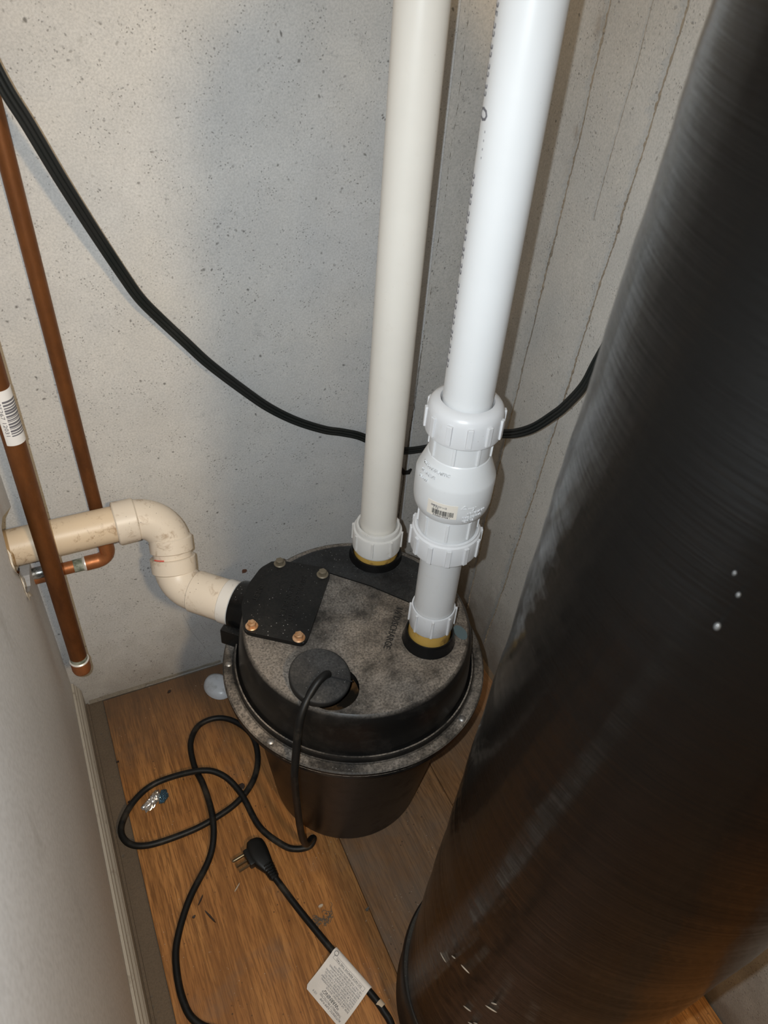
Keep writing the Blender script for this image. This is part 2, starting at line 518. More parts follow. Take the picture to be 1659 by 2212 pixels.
def prism(bm, pts2, z0, z1):
    lo = [bm.verts.new((p[0], p[1], z0)) for p in pts2]
    hi = [bm.verts.new((p[0], p[1], z1)) for p in pts2]
    bm.faces.new(lo[::-1])
    bm.faces.new(hi)
    n = len(pts2)
    for k in range(n):
        bm.faces.new((lo[k], lo[(k + 1) % n], hi[(k + 1) % n], hi[k]))
    return bm

def roundpoly(pts, r, seg=4):
    out = []
    n = len(pts)
    for i in range(n):
        p = Vector(pts[i]).to_2d()
        a = (Vector(pts[i - 1]).to_2d() - p)
        b = (Vector(pts[(i + 1) % n]).to_2d() - p)
        ra = min(r, a.length * 0.45)
        rb = min(r, b.length * 0.45)
        A = p + a.normalized() * ra
        B = p + b.normalized() * rb
        for k in range(seg + 1):
            s = k / seg
            out.append(tuple(A * (1 - s) ** 2 + p * 2 * s * (1 - s) + B * s * s))
    return out

def text_bm(txt, size, depth=0.0004, align='LEFT', shear=0.0, res=2):
    """letters as a bmesh in their own plane (x right, y up)"""
    cu = bpy.data.curves.new('txt', 'FONT')
    cu.body = txt
    cu.size = size
    cu.extrude = depth / 2
    cu.align_x = align
    cu.align_y = 'CENTER'
    cu.shear = shear
    cu.resolution_u = res
    ob = bpy.data.objects.new('txt', cu)
    COL.objects.link(ob)
    bpy.context.view_layer.update()
    dg = bpy.context.evaluated_depsgraph_get()
    me = bpy.data.meshes.new_from_object(ob.evaluated_get(dg))
    bm = bmesh.new()
    bm.from_mesh(me)
    bpy.data.objects.remove(ob)
    bpy.data.curves.remove(cu)
    bpy.data.meshes.remove(me)
    return bm

def place_text(name, txt, size, origin, xdir, nrm, mat, parent, depth=0.0006, align='LEFT', fit=None, shear=0.0):
    """flat lettering: reading along xdir, facing nrm; fit squeezes it to that length"""
    bm = text_bm(txt, size, depth, align, shear)
    X = Vector(xdir).normalized()
    N = Vector(nrm).normalized()
    Y = N.cross(X)
    xs = [v.co.x for v in bm.verts]
    k = fit / (max(xs) - min(xs)) if fit and xs else 1
    for v in bm.verts:
        v.co = Vector(origin) + X * v.co.x * k + Y * v.co.y + N * v.co.z
    return obj(name, bm, mat, parent, smooth=False)

def wrap_text(name, txt, size, c, r, ang, z, mat, parent, vertical=False, depth=0.0005, align='CENTER', fit=None, slope=0.0, shear=0.0, up=True):
    """lettering on an upright cylinder; vertical: it reads down the pipe"""
    bm = text_bm(txt, size, depth, align, shear)
    xs = [v.co.x for v in bm.verts]
    k = fit / (max(xs) - min(xs)) if fit and xs else 1
    for v in bm.verts:
        x, y, d = v.co.x * k, v.co.y, v.co.z
        if vertical:
            s, h = (y, -x) if up else (-y, x)
        else:
            s, h = x, y + slope * x
        a = ang + s / r
        v.co = Vector((c[0] + (r + d) * math.cos(a), c[1] + (r + d) * math.sin(a), z + h))
    return obj(name, bm, mat, parent, smooth=False)

def shell(bm, c, r, a0, a1, z0, z1, th=0.0003, n=16):
    """a sticker: part of a thin cylinder"""
    o, i = [], []
    for k in range(n + 1):
        a = a0 + (a1 - a0) * k / n
        for lst, rr in ((o, r + th), (i, r)):
            lst.append([bm.verts.new((c[0] + rr * math.cos(a), c[1] + rr * math.sin(a), z)) for z in (z0, z1)])
    for k in range(n):
        bm.faces.new((o[k][0], o[k + 1][0], o[k + 1][1], o[k][1]))
        bm.faces.new((i[k][0], i[k][1], i[k + 1][1], i[k + 1][0]))
        bm.faces.new((o[k][0], i[k][0], i[k + 1][0], o[k + 1][0]))
        bm.faces.new((o[k][1], o[k + 1][1], i[k + 1][1], i[k][1]))
    for k in (0, n):
        bm.faces.new((o[k][0], o[k][1], i[k][1], i[k][0]))
    return bm

def rib_parts(n, parent, c, r, z0, z1, wid, th, mat, phase=0.0, name='rib'):
    """n raised grip ribs around an upright fitting; one mesh, n objects"""
    bm = bmesh.new()
    box(bm, (r - 0.002, -wid / 2, z0), (r + th, wid / 2, z1))
    bevel(bm, min(th, wid) * 0.35, 2)
    bmesh.ops.recalc_face_normals(bm, faces=bm.faces[:])
    off = root_loc(parent)
    me = bpy.data.meshes.new(name)
    bmesh.ops.translate(bm, verts=bm.verts[:], vec=(0, 0, -off.z))
    bm.to_mesh(me)
    bm.free()
    for k in range(n):
        o = link(name, me, mat if k == 0 else None, parent)
        o.location = (c[0] - off.x, c[1] - off.y, 0)
        o.rotation_euler = (0, 0, phase + 2 * PI * k / n)

# ------------------------------------------------------------------ the setting
def struct(name, bm, mat, smooth=False):
    o = obj(name, bm, mat, None, smooth)
    o['kind'] = 'structure'
    return o

floor = struct('floor', box(bmesh.new(), (-0.6, -1.6, -0.06), (1.2, 0.9, -0.009)), 'concrete_slab')
# laminate boards laid over the slab; the joints are real gaps with eased edges
def board(x0, x1, y0, y1, mat, dz=0.0):
    bm = bmesh.new()
    box(bm, (x0, y0, -0.009 + 0.0002), (x1, y1, dz))
    bevel(bm, 0.0008, 1)
    return obj('plank', bm, mat, floor, smooth=False)
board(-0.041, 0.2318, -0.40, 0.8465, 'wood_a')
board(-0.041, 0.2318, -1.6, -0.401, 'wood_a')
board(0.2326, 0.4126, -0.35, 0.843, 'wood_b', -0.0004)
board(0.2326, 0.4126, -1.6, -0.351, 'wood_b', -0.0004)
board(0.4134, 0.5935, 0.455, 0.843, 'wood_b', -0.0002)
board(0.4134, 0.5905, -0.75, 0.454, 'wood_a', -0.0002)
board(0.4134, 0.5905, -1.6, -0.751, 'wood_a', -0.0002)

# back wall: cast concrete; a narrow corner form left its board marks
wb = struct('wall_back', box(bmesh.new(), (-0.6, 0.855, -0.05), (0.63, 0.95, 2.4)), 'concrete_back')
bm = bmesh.new()
XR = lambda yy: 0.5918 + 0.0243 * yy          # the right wall's face, not quite square to the back
prism(bm, [(XR(-0.7), -0.7), (0.85, -0.7), (0.85, 0.95), (XR(0.95), 0.95)], -0.05, 2.4)
wr = struct('wall_right', bm, 'concrete_right')

def seam(parent, pts, wid, th, nrm, name='form_seam', jit=0.002, mat='seam'):
    """the ragged fin left where two form boards met"""
    bm = bmesh.new()
    P = catmull(pts, 110)
    N = Vector(nrm)
    s = Vector((0, 0, 1)).cross(N).normalized()
    rows = []
    for i, p in enumerate(P):
        big = max(0.0, noise.noise(p * 13 + Vector((1, 7, 3))))
        wv = wid * (0.10 + 0.40 * abs(noise.noise(p * 160)) + 1.3 * big * abs(noise.noise(p * 240)))
        w2 = wid * (0.10 + 0.40 * abs(noise.noise(p * 190 + Vector((5, 0, 0)))) + 1.6 * big * abs(noise.noise(p * 260 + Vector((0, 4, 0)))))
        hh = th * (0.25 + 1.2 * abs(noise.noise(p * 210 + Vector((3, 1, 2)))))
        q = p + s * jit * noise.noise(p * 17) + s * 0.0008 * noise.noise(p * 120)
        rows.append([bm.verts.new(q - s * wv), bm.verts.new(q + N * hh), bm.verts.new(q + s * w2 * 0.6 + N * hh * 0.4), bm.verts.new(q + s * w2 * 1.2)])
    for a, b in zip(rows, rows[1:]):
        for k in range(3):
            bm.faces.new((a[k], a[k + 1], b[k + 1], b[k]))
    return obj(name, bm, mat, parent, smooth=False)

# slightly proud corner-form board on both walls
bm = bmesh.new()
box(bm, (0.503, 0.8535, 0), (0.62, 0.8562, 2.4))
obj('form_board_print', bm, 'concrete_right', wb, smooth=False)
seam(wb, [(0.492, 0.8545, 0.2), (0.5, 0.8545, 0.45), (0.508, 0.8545, 0.68), (0.513, 0.8545, 0.9), (0.516, 0.8545, 1.3)], 0.0028, 0.0022, (0, -1, 0))
seam(wr, [(XR(.762) - .0002, .762, .05), (XR(.759) - .0002, .759, .337), (XR(.744) - .0002, .744, .71), (XR(.735) - .0002, .735, 1.0), (XR(.73) - .0002, .73, 1.4)], 0.0035, 0.0026, (-1, 0, 0))
seam(wr, [(XR(.69) - .0002, .69, .03), (XR(.6625) - .0002, .6625, .386), (XR(.643) - .0002, .643, .713), (XR(.629) - .0002, .629, .926), (XR(.62) - .0002, .62, 1.25)], 0.0034, 0.0028, (-1, 0, 0))
seam(wr, [(XR(.68) - .0002, .68, .80), (XR(.677) - .0002, .677, .9), (XR(.672) - .0002, .672, 1.0), (XR(.67) - .0002, .67, 1.2)], 0.0010, 0.0008, (-1, 0, 0), 'hairline_crack', mat='seam')
seam(wb, [(0.1122, 0.8549, 0.1465), (0.1193, 0.8549, 0.1028), (0.1341, 0.8549, 0.0597), (0.1479, 0.8549, 0.0124)], 0.0007, 0.0004, (0, -1, 0), 'hairline_crack', 0.004)
seam(wb, [(0.2, 0.8549, 1.2), (0.195, 0.8549, 1.3)], 0.0007, 0.0004, (0, -1, 0), 'hairline_crack', 0.004)
# a crumbly mortar lip where the wall meets the floor
bm = bmesh.new()
prev = None
for i in range(60):
    x = -0.062 + i * 0.0038
    d = 0.0012 + 0.0040 * abs(noise.noise(Vector((x * 30, 0, 4)))) + (0.003 if x < 0.03 else 0)
    hgt = 0.001 + 0.003 * abs(noise.noise(Vector((x * 40, 2, 1))))
    cur = [bm.verts.new((x, 0.8552, hgt)), bm.verts.new((x, 0.855 - d * 0.5, hgt * 0.7)), bm.verts.new((x, 0.855 - d, -0.003))]
    if prev:
        for k in range(2):
            bm.faces.new((prev[k], prev[k + 1], cur[k + 1], cur[k]))
    prev = cur
obj('mortar_lip', bm, 'seam', wb, smooth=False)
# rust-coloured splash on the concrete
bm = bmesh.new()
vs = []
for k in range(22):
    a = 2 * PI * k / 22
    rr = 0.0062 * (0.6 + 0.9 * abs(noise.noise(Vector((math.cos(a) * 2, math.sin(a) * 2, 5)))))
    vs.append((0.2174 + rr * math.cos(a), 0.2062 + rr * math.sin(a)))
f = [bm.verts.new((x, 0.8547, z)) for x, z in vs]
ctr = bm.verts.new((0.2174, 0.8543, 0.2062))
for k in range(22):
    bm.faces.new((f[k], f[(k + 1) % 22], ctr))
obj('rust_spot', bm, 'stain_rust', wb, smooth=False)

# left wall: painted drywall, broken away around the pipes
hole = [(0.8549, 0.335), (0.80, 0.362), (0.7708, 0.37), (0.735, 0.395), (0.712, 0.415), (0.697, 0.4234), (0.693, 0.435), (0.6969, 0.4581), (0.676, 0.485),
        (0.6609, 0.5068), (0.672, 0.523), (0.6907, 0.5376), (0.73, 0.520), (0.8549, 0.435)]
poly = [(-0.45, 0.0), (0.8549, 0.0)] + hole + [(0.8549, 2.4), (-0.45, 2.4)]
bm = bmesh.new()
prism(bm, poly, -0.0925, -0.080)
for v in bm.verts:
    v.co = Vector((v.co.z, v.co.x, v.co.y))
wl = struct('wall_left', bm, 'drywall')
# torn paper edge of the hole
bm = bmesh.new()
edge = catmull([(-0.0795, y_, z_) for y_, z_ in hole[3:11]], 5)
prev = None
for i, p in enumerate(edge):
    cur = [bm.verts.new(p), bm.verts.new(p + Vector((0.001 + 0.003 * abs(noise.noise(p * 90)), -0.002 + 0.005 * noise.noise(p * 60), -0.003 - 0.005 * abs(noise.noise(p * 70)))))]
    if prev:
        bm.faces.new((prev[0], prev[1], cur[1], cur[0]))
    prev = cur
obj('torn_paper', bm, 'gypsum', wl, smooth=False)
bm = bmesh.new()
box(bm, (-0.26, 0.30, 0.0), (-0.24, 0.855, 2.0))
struct('wall_left_cavity', bm, 'concrete_slab')

prof = [(-0.0798, 0.0), (-0.0685, 0.0), (-0.0680, 0.004), (-0.0682, 0.040), (-0.0700, 0.044), (-0.0700, 0.048), (-0.0728, 0.052), (-0.0735, 0.056), (-0.0760, 0.059), (-0.0765, 0.063), (-0.0798, 0.065)]
bm = bmesh.new()
lo = [bm.verts.new((x, -0.45, z - 0.004)) for x, z in prof]
hi = [bm.verts.new((x, 0.852, z - 0.004)) for x, z in prof]
bm.faces.new(lo); bm.faces.new(hi[::-1])
for k in range(len(prof)):
    bm.faces.new((lo[k], lo[(k + 1) % len(prof)], hi[(k + 1) % len(prof)], hi[k]))
struct('baseboard_left', bm, 'trim')
bm = bmesh.new()
box(bm, (-0.0678, -0.45, -0.009), (-0.0640, 0.852, -0.002))
struct('trim_1', bm, 'concrete_slab')

# ------------------------------------------------------------------ sump basin
BX, BY = 0.2855, 0.5705
C = (BX, BY)
pump = thing('sump_basin', 'round black plastic sump basin with a dusty bolted lid, standing in the corner', 'sump', (BX, BY, 0))
bk = obj('bucket', solid([(0.106, 0.0), (0.1115, 0.002), (0.1135, 0.008), (0.1305, 0.14), (0.1465, 0.262), (0.149, 0.278), (0.149, 0.281)], C, 96), 'bucket', pump)
obj('bucket_rim', ringsolid([(0.1475, 0.276), (0.1705, 0.2765), (0.1725, 0.2785), (0.1725, 0.284), (0.1475, 0.284)], C, 96), 'flange', pump)
LID_TOP = 0.363
lid_prof = [(0.1490, 0.2842), (0.1715, 0.2842), (0.1735, 0.2862), (0.1733, 0.2895), (0.1715, 0.2910), (0.1615, 0.2910), (0.1600, 0.2900), (0.1590, 0.2910), (0.1588, 0.2985), (0.1576, 0.3002),
            (0.1558, 0.3002), (0.1546, 0.2985), (0.1540, 0.2960), (0.1522, 0.3000), (0.1510, 0.3200), (0.1494, 0.3430), (0.1482, 0.3505), (0.1460, 0.3575), (0.1435, 0.3612), (0.1410, LID_TOP),
            (0.1300, LID_TOP), (0.0900, LID_TOP), (0.0, LID_TOP)]
HOLE = (0.2175, 0.4855, 0.0310)
bm = lathe(bmesh.new(), lid_prof + [], C, 128)
# underside so that the lid has thickness
bm2 = lathe(bmesh.new(), [(0.1490, 0.2842), (0.1470, 0.340), (0.1400, 0.3575), (0.0, 0.3585)], C, 128)
me2 = bpy.data.meshes.new('tmp'); bm2.to_mesh(me2); bm2.free(); bm.from_mesh(me2)
bmesh.ops.remove_doubles(bm, verts=bm.verts[:], dist=1e-5)
lid = obj('lid', bm, 'lid', pump, sharp=0.5)
# cut the access hole
cut_bm = solid([(HOLE[2], 0.345), (HOLE[2], 0.40)], HOLE[:2], 64)
cut_me = bpy.data.meshes.new('cut'); bmesh.ops.recalc_face_normals(cut_bm, faces=cut_bm.faces[:]); cut_bm.to_mesh(cut_me); cut_bm.free()
cut = bpy.data.objects.new('cut', cut_me); COL.objects.link(cut)
md = lid.modifiers.new('hole', 'BOOLEAN'); md.object = cut; md.operation = 'DIFFERENCE'; md.solver = 'EXACT'
bpy.context.view_layer.update()
dg = bpy.context.evaluated_depsgraph_get()
nm = bpy.data.meshes.new_from_object(lid.evaluated_get(dg))
lid.modifiers.clear(); lid.data = nm; nm.name = 'lid'
nm.materials.clear(); nm.materials.append(M['lid'])
bpy.data.objects.remove(cut)
ring = ringsolid([(HOLE[2], 0.352), (HOLE[2] + 0.0001, 0.3632), (HOLE[2] + 0.0010, 0.3634), (HOLE[2] + 0.0020, 0.3630), (HOLE[2] + 0.0020, 0.352)], HOLE[:2], 64)
obj('hole_rim', ring, 'lid', pump)
obj('inner_float_shelf', solid([(0.060, 0.306), (0.060, 0.310)], (0.2300, 0.5080), 40), 'sump', pump)

# raised rear pad of the lid, in front of it the dusty field
a0 = math.atan2(0.6830 - BY, 0.2450 - BX)
a1 = math.atan2(0.5640 - BY, 0.4250 - BX)
pts = [(0.2450, 0.6830), (0.2815, 0.6604), (0.3250, 0.6166), (0.3608, 0.5705), (0.4240, 0.5660)]
R_ = 0.1335
arc = []
b0 = math.atan2(pts[-1][1] - BY, pts[-1][0] - BX)
b1 = math.atan2(pts[0][1] - BY, pts[0][0] - BX)
for k in range(25):
    a = b0 + (b1 - b0) * k / 24
    arc.append((BX + R_ * math.cos(a), BY + R_ * math.sin(a)))
bm = prism(bmesh.new(), pts[1:-1] + arc, LID_TOP - 0.002, LID_TOP + 0.0022)
obj('rear_pad', bm, 'lid_clean', pump, smooth=False)

# filter cover plate with four hex bolts
cov = [(0.2215, 0.7065), (0.2820, 0.6652), (0.2824, 0.6547), (0.2123, 0.5585), (0.2037, 0.5550), (0.1474, 0.5979), (0.1452, 0.6069), (0.1545, 0.6450), (0.1740, 0.6760), (0.1980, 0.6985)]
cov = [((x - BX) * 0.985 + BX, (y - BY) * 0.985 + BY) for x, y in cov]
bm = prism(bmesh.new(), roundpoly(cov, 0.006), LID_TOP - 0.006, LID_TOP + 0.0065)
bmesh.ops.bevel(bm, geom=[e for e in bm.edges if abs(e.verts[0].co.z - LID_TOP - 0.0065) < 1e-5 and abs(e.verts[1].co.z - LID_TOP - 0.0065) < 1e-5], offset=0.0016, segments=2, affect='EDGES')
cover = obj('cover_plate', bm, 'cover', pump, sharp=0.5)
cover['label'] = 'black cover plate with four bolts'
ZC = LID_TOP + 0.0065
for k, (x, y, mt) in enumerate([(0.2255, 0.6945, 'bolt_dull'), (0.2715, 0.6545, 'bolt_dull'), (0.1575, 0.6040, 'bolt'), (0.2048, 0.5650, 'bolt')]):
    bm = solid([(0.0078, ZC), (0.0080, ZC + 0.0010), (0.0072, ZC + 0.0018), (0.0050, ZC + 0.0020)], (x, y), 24)
    r6 = [(x + 0.0056 * math.cos(PI / 3 * q + k), y + 0.0056 * math.sin(PI / 3 * q + k)) for q in range(6)]
    prism(bm, r6, ZC + 0.0015, ZC + 0.0068)
    lathe(bm, [(0.0045, ZC + 0.0068), (0.0036, ZC + 0.0073), (0, ZC + 0.0070)], (x, y), 12)
    obj('bolt', bm, mt, cover, sharp=0.4)
UP = (0, 0, 1)
place_text('lettering', 'INLET', 0.0098, (0.1905, 0.6650, ZC), (-0.0156, -0.0192, 0), UP, 'letters', cover, 0.0012, fit=0.027)
place_text('lettering', 'REMOVE COVER TO', 0.0098, (0.2485, 0.6610, ZC), (-0.0446, -0.0646, 0), UP, 'letters', cover, 0.0012, fit=0.080)
place_text('lettering', 'CLEAN FILTER', 0.0098, (0.2310, 0.6560, ZC), (-0.0446, -0.0646, 0), UP, 'letters', cover, 0.0012, fit=0.062)
place_text('lettering', '1½ DISCHARGE', 0.0125, (0.3455, 0.5690, LID_TOP), (-0.0442, -0.0536, 0), UP, 'letters', pump, 0.0012, fit=0.069)

# raised bosses the two risers screw into
for x, y, r0, th_, hh in ((0.356, 0.668, 0.0365, 0.0058, 0.0125), (0.3562, 0.5088, 0.0318, 0.0048, 0.0170)):
    Z0 = LID_TOP - 0.001
    obj('boss', ringsolid([(r0 + 0.002, Z0), (r0, LID_TOP + hh * 0.25), (r0 - 0.0008, LID_TOP + hh * 0.72), (r0 - th_ * 0.45, LID_TOP + hh), (r0 - th_ * 0.75, LID_TOP + hh), (r0 - th_, LID_TOP + hh * 0.86), (r0 - th_, Z0)], (x, y), 48), 'boss', pump)
# inlet hub at the back left
IND = Vector((-0.715, 0.699, 0)).normalized()
IZ = 0.3175
hub = [Vector((BX, BY, IZ)) + IND * d for d in (0.138, 0.150, 0.1695, 0.172, 0.172)]
bm = tube(bmesh.new(), hub, [0.040, 0.0375, 0.0345, 0.0335, 0.030], 40)
obj('inlet_hub', bm, 'boss', pump)
s_ = IND.cross(Vector(UP)).normalized()
for sgn in (-1, 1):
    rt = Matrix((IND, s_, Vector(UP))).transposed()
    bm = bmesh.new()
    box(bm, (0.140, sgn * 0.043 - 0.006, 0.2908), (0.1725, sgn * 0.043 + 0.006, 0.3180), rt, (BX, BY, 0))
    bevel(bm, 0.002, 2)
    obj('hub_gusset', bm, 'boss', pump, smooth=False)
# flange screws
for ang in (math.atan2(0.4346 - BY, 0.367 - BX), math.atan2(0.4912 - BY, 0.1432 - BX), math.atan2(0.6185 - BY, 0.1291 - BX), 0.4, 1.35):
    x, y = BX + 0.1655 * math.cos(ang), BY + 0.1655 * math.sin(ang)
    obj('screw', solid([(0.0048, 0.2905), (0.0046, 0.2914), (0.0032, 0.2926), (0.0014, 0.2930)], (x, y), 16), 'screw', pump)
# teal paint smear on the lid
bm = bmesh.new()
vs = [bm.verts.new((0.3985 + (0.0075 + 0.002 * noise.noise(Vector((k, 1, 1)))) * math.cos(2 * PI * k / 18), 0.5020 + (0.0125 + 0.002 * noise.noise(Vector((k, 5, 1)))) * math.sin(2 * PI * k / 18), LID_TOP + 0.0003)) for k in range(18)]
bm.faces.new(vs)
obj('paint_smear', bm, 'teal', pump, smooth=False)

# ------------------------------------------------------------------ left riser (vent)
VC = (0.356, 0.668)
vent = thing('vent_pipe', 'upright ivory plastic vent pipe rising from the back of the sump lid', 'pipe', (VC[0], VC[1], 0.363))
obj('pipe', solid([(0.0242, 0.372), (0.0242, 2.2)], VC, 64), 'pvc_ivory', vent)
ad = obj('adapter', ringsolid([(0.024, 0.3825), (0.0312, 0.3825), (0.0318, 0.3850), (0.0330, 0.3856), (0.0335, 0.4140), (0.0328, 0.4156), (0.0302, 0.4160), (0.0300, 0.4225), (0.0292, 0.4238), (0.0262, 0.4238), (0.0250, 0.4190), (0.0240, 0.4180)], VC, 64), 'pvc_fitting_old', vent)
rib_parts(8, ad, VC, 0.0330, 0.389, 0.4155, 0.0036, 0.0022, 'pvc_fitting_old', 0.15)
obj('primer_ring', ringsolid([(0.0240, 0.3635), (0.0296, 0.3635), (0.0303, 0.3675), (0.0305, 0.3780), (0.0300, 0.3825), (0.0240, 0.3825)], VC, 48), 'primer', vent)

# ------------------------------------------------------------------ right riser (discharge) with its check valve
DC = (0.356, 0.509)
dis = thing('discharge_pipe', 'white plastic discharge pipe with a bulbous check valve rising from the sump lid', 'pipe', (DC[0], DC[1], 0.363))
obj('lower_pipe', solid([(0.0240, 0.372), (0.0240, 0.56)], DC, 64), 'pvc_grey', dis)['label'] = 'greyer short lower length of pipe'
up_ = obj('upper_pipe', solid([(0.0242, 0.69), (0.0242, 2.2)], DC, 64), 'pvc_white', dis)
ad = obj('adapter', ringsolid([(0.024, 0.3945), (0.0262, 0.3942), (0.0272, 0.396), (0.0268, 0.4240), (0.0262, 0.4262), (0.0246, 0.4262), (0.0241, 0.424)], DC, 48), 'pvc_fitting', dis)
rib_parts(8, ad, DC, 0.0266, 0.396, 0.4250, 0.0032, 0.0024, 'pvc_fitting', 0.28)
obj('primer_ring', ringsolid([(0.0240, 0.3635), (0.0258, 0.3635), (0.0266, 0.376), (0.0258, 0.394), (0.0240, 0.394)], DC, 48), 'primer', dis)
ln = obj('lower_union_nut', ringsolid([(0.0244, 0.5262), (0.0360, 0.5262), (0.0378, 0.5275), (0.0382, 0.5300), (0.0382, 0.5500), (0.0374, 0.5532), (0.0356, 0.5545), (0.0352, 0.5562), (0.0330, 0.5566), (0.0325, 0.5552), (0.0244, 0.5552)], DC, 64), 'pvc_fitting', dis)
rib_parts(12, ln, DC, 0.0380, 0.5285, 0.5520, 0.0055, 0.0022, 'pvc_fitting', 0.1)
vb = obj('valve_body', solid([(0.0318, 0.5540), (0.0318, 0.5850), (0.0340, 0.5856), (0.0372, 0.5885), (0.0396, 0.5940), (0.0407, 0.6000), (0.0411, 0.6080), (0.0412, 0.6310), (0.0404, 0.6340), (0.0318, 0.6560), (0.0310, 0.6570), (0.0310, 0.6860)], DC, 64), 'pvc_white', dis, sharp=0.28)
vb['label'] = 'bulbous white check valve body with a price sticker'
rib_parts(8, vb, DC, 0.0314, 0.5585, 0.5830, 0.0032, 0.0022, 'pvc_white', 0.22)
rib_parts(8, vb, DC, 0.0306, 0.6580, 0.6800, 0.0032, 0.0022, 'pvc_white', 0.05)
un = obj('upper_union_nut', ringsolid([(0.0310, 0.6812), (0.0362, 0.6812), (0.0376, 0.6825), (0.0379, 0.6850), (0.0374, 0.7050), (0.0362, 0.7105), (0.0335, 0.7145), (0.0290, 0.7166), (0.0262, 0.7170), (0.0256, 0.7150), (0.0244, 0.7120), (0.0244, 0.690)], DC, 64), 'pvc_fitting', dis)
rib_parts(12, un, DC, 0.0372, 0.6850, 0.7065, 0.0058, 0.0024, 'pvc_fitting', 0.12)
# price sticker with barcode on the valve body
CAMA = math.atan2(-DC[1], -DC[0])            # the side of the pipe that faces the viewer
sa0, sa1 = CAMA - 0.58, CAMA + 0.20
st = obj('price_sticker', shell(bmesh.new(), DC, 0.0402, sa0, sa1, 0.5990, 0.6165, 0.0012, 12), 'label_paper', vb, smooth=False)
bm = bmesh.new()
a = sa0 + 0.15
rnd = random.Random(3)
while a < sa1 - 0.10:
    wdt = rnd.choice((0.006, 0.010, 0.016))
    shell(bm, DC, 0.0417, a, a + wdt, 0.6020, 0.6080, 0.0002, 1)
    a += wdt + rnd.choice((0.006, 0.010, 0.014))
obj('barcode', bm, 'ink', vb, smooth=False)
wrap_text('lettering', 'CHECK VLV 1-1/2', 0.0028, DC, 0.0419, (sa0 + sa1) / 2 - 0.08, 0.6122, 'ink_grey', vb, fit=0.017)
wrap_text('lettering', '1 1/2', 0.0028, DC, 0.0419, sa0 + 0.24, 0.6098, 'ink_grey', vb)
wrap_text('lettering', '0 52063 07408 1', 0.0022, DC, 0.0419, (sa0 + sa1) / 2 + 0.02, 0.6005, 'ink_grey', vb, fit=0.018)
# raised moulded lettering, white on white
for txt, da, z_, s_ in (('2"', 0.64, 0.6110, 0.0055), ('1½" CHECK', 0.72, 0.6055, 0.0042), ('PVC SCH 40', 0.62, 0.6005, 0.0042), ('NSF 14', 0.52, 0.5955, 0.0042)):
    wrap_text('moulded_lettering', txt, s_, DC, 0.0408 if z_ < 0.602 else 0.0413, CAMA + da, z_, 'pvc_fitting', vb, depth=0.0012)
for txt, da, z_, rr in (('THERMOPLASTIC', -0.62, 0.6480, 0.0358), ('1½ VALVE', -0.78, 0.6415, 0.0388), ('FLOW', -0.86, 0.6350, 0.0408)):
    wrap_text('moulded_lettering', txt, 0.0046, DC, rr, CAMA + da, z_, 'pvc_white', vb, depth=0.0016)
bm = bmesh.new()
tube(bm, [(DC[0] + 0.0413 * math.cos(CAMA + 0.3 + q), DC[1] + 0.0413 * math.sin(CAMA + 0.3 + q), 0.6130 + 0.0035 * math.sin(PI * k / 8)) for k, q in [(k, k * 0.017) for k in range(9)]], 0.0005, 6)
tube(bm, [(DC[0] + 0.0413 * math.cos(CAMA + 0.27 + q), DC[1] + 0.0413 * math.sin(CAMA + 0.27 + q), 0.6127) for q in [k * 0.04 for k in range(9)]], 0.0004, 6)
obj('flow_mark', bm, 'pvc_fitting', vb)
# factory print running down the left side of the upper pipe
LA = CAMA - 1.38
wrap_text('pipe_print', '22 32 22 32 35 22  22 32 22 35 22 32', 0.0135, DC, 0.02425, LA, 0.835, 'ink_grey', up_, vertical=True, fit=0.17, depth=0.0003)
wrap_text('pipe_print', '0////', 0.0200, DC, 0.02425, LA + 0.14, 0.950, 'ink_grey', up_, vertical=True, fit=0.034, depth=0.0003)
wrap_text('pipe_print', '22 32 22 35 22 32 22 32', 0.0135, DC, 0.02425, LA - 0.02, 1.02, 'ink_grey', up_, vertical=True, fit=0.095, depth=0.0003)

# ------------------------------------------------------------------ horizontal drain with two elbows into the inlet hub
DY, DZ = 0.806, 0.4085
drn = thing('drain_pipe', 'cream horizontal drain pipe with two elbows running from the drywall hole to the sump', 'pipe', (0.0, DY, DZ))
Pi = Vector((BX, BY, IZ)) + IND * 0.1740
C2 = Pi + IND * 0.092
C1 = Vector((0.1045, DY, DZ))
obj('pipe', tube(bmesh.new(), [(-0.235, DY, DZ), (0.047, DY, DZ)], 0.0242, 40), 'pvc_cream', drn)

def fillet(P, Cn, Q, R, n=12):
    u = (P - Cn).normalized(); v = (Q - Cn).normalized()
    ang = u.angle(v)
    tl = R / math.tan(ang / 2)
    A = Cn + u * tl; B = Cn + v * tl
    ctr = Cn + (u + v).normalized() * (R / math.sin(ang / 2))
    a_ = A - ctr; b_ = B - ctr
    th = a_.angle(b_)
    return [ctr + (a_ * math.sin(th * (1 - k / n)) + b_ * math.sin(th * k / n)) / math.sin(th) for k in range(n + 1)], tl
P0 = Vector((0.0, DY, DZ))
arc1, t1 = fillet(P0, C1, C2, 0.042)
leg = (C2 - C1).normalized()
el1 = obj('elbow', tube(bmesh.new(), [Vector((0.0665, DY, DZ)) - Vector((0.012, 0, 0))] + arc1 + [arc1[-1] + leg * 0.004], 0.0268, 40), 'pvc_elbow', drn)
obj('socket', tube(bmesh.new(), [(0.036, DY, DZ), (0.0375, DY, DZ), (0.0630, DY, DZ), (0.0650, DY, DZ)], [0.0278, 0.0292, 0.0290, 0.0268], 40), 'pvc_elbow', drn)
arc2, t2 = fillet(C1, C2, Pi, 0.036)
dist = (arc2[0] - arc1[-1]).length
e0 = arc1[-1]
a_ = e0 - leg * 0.004
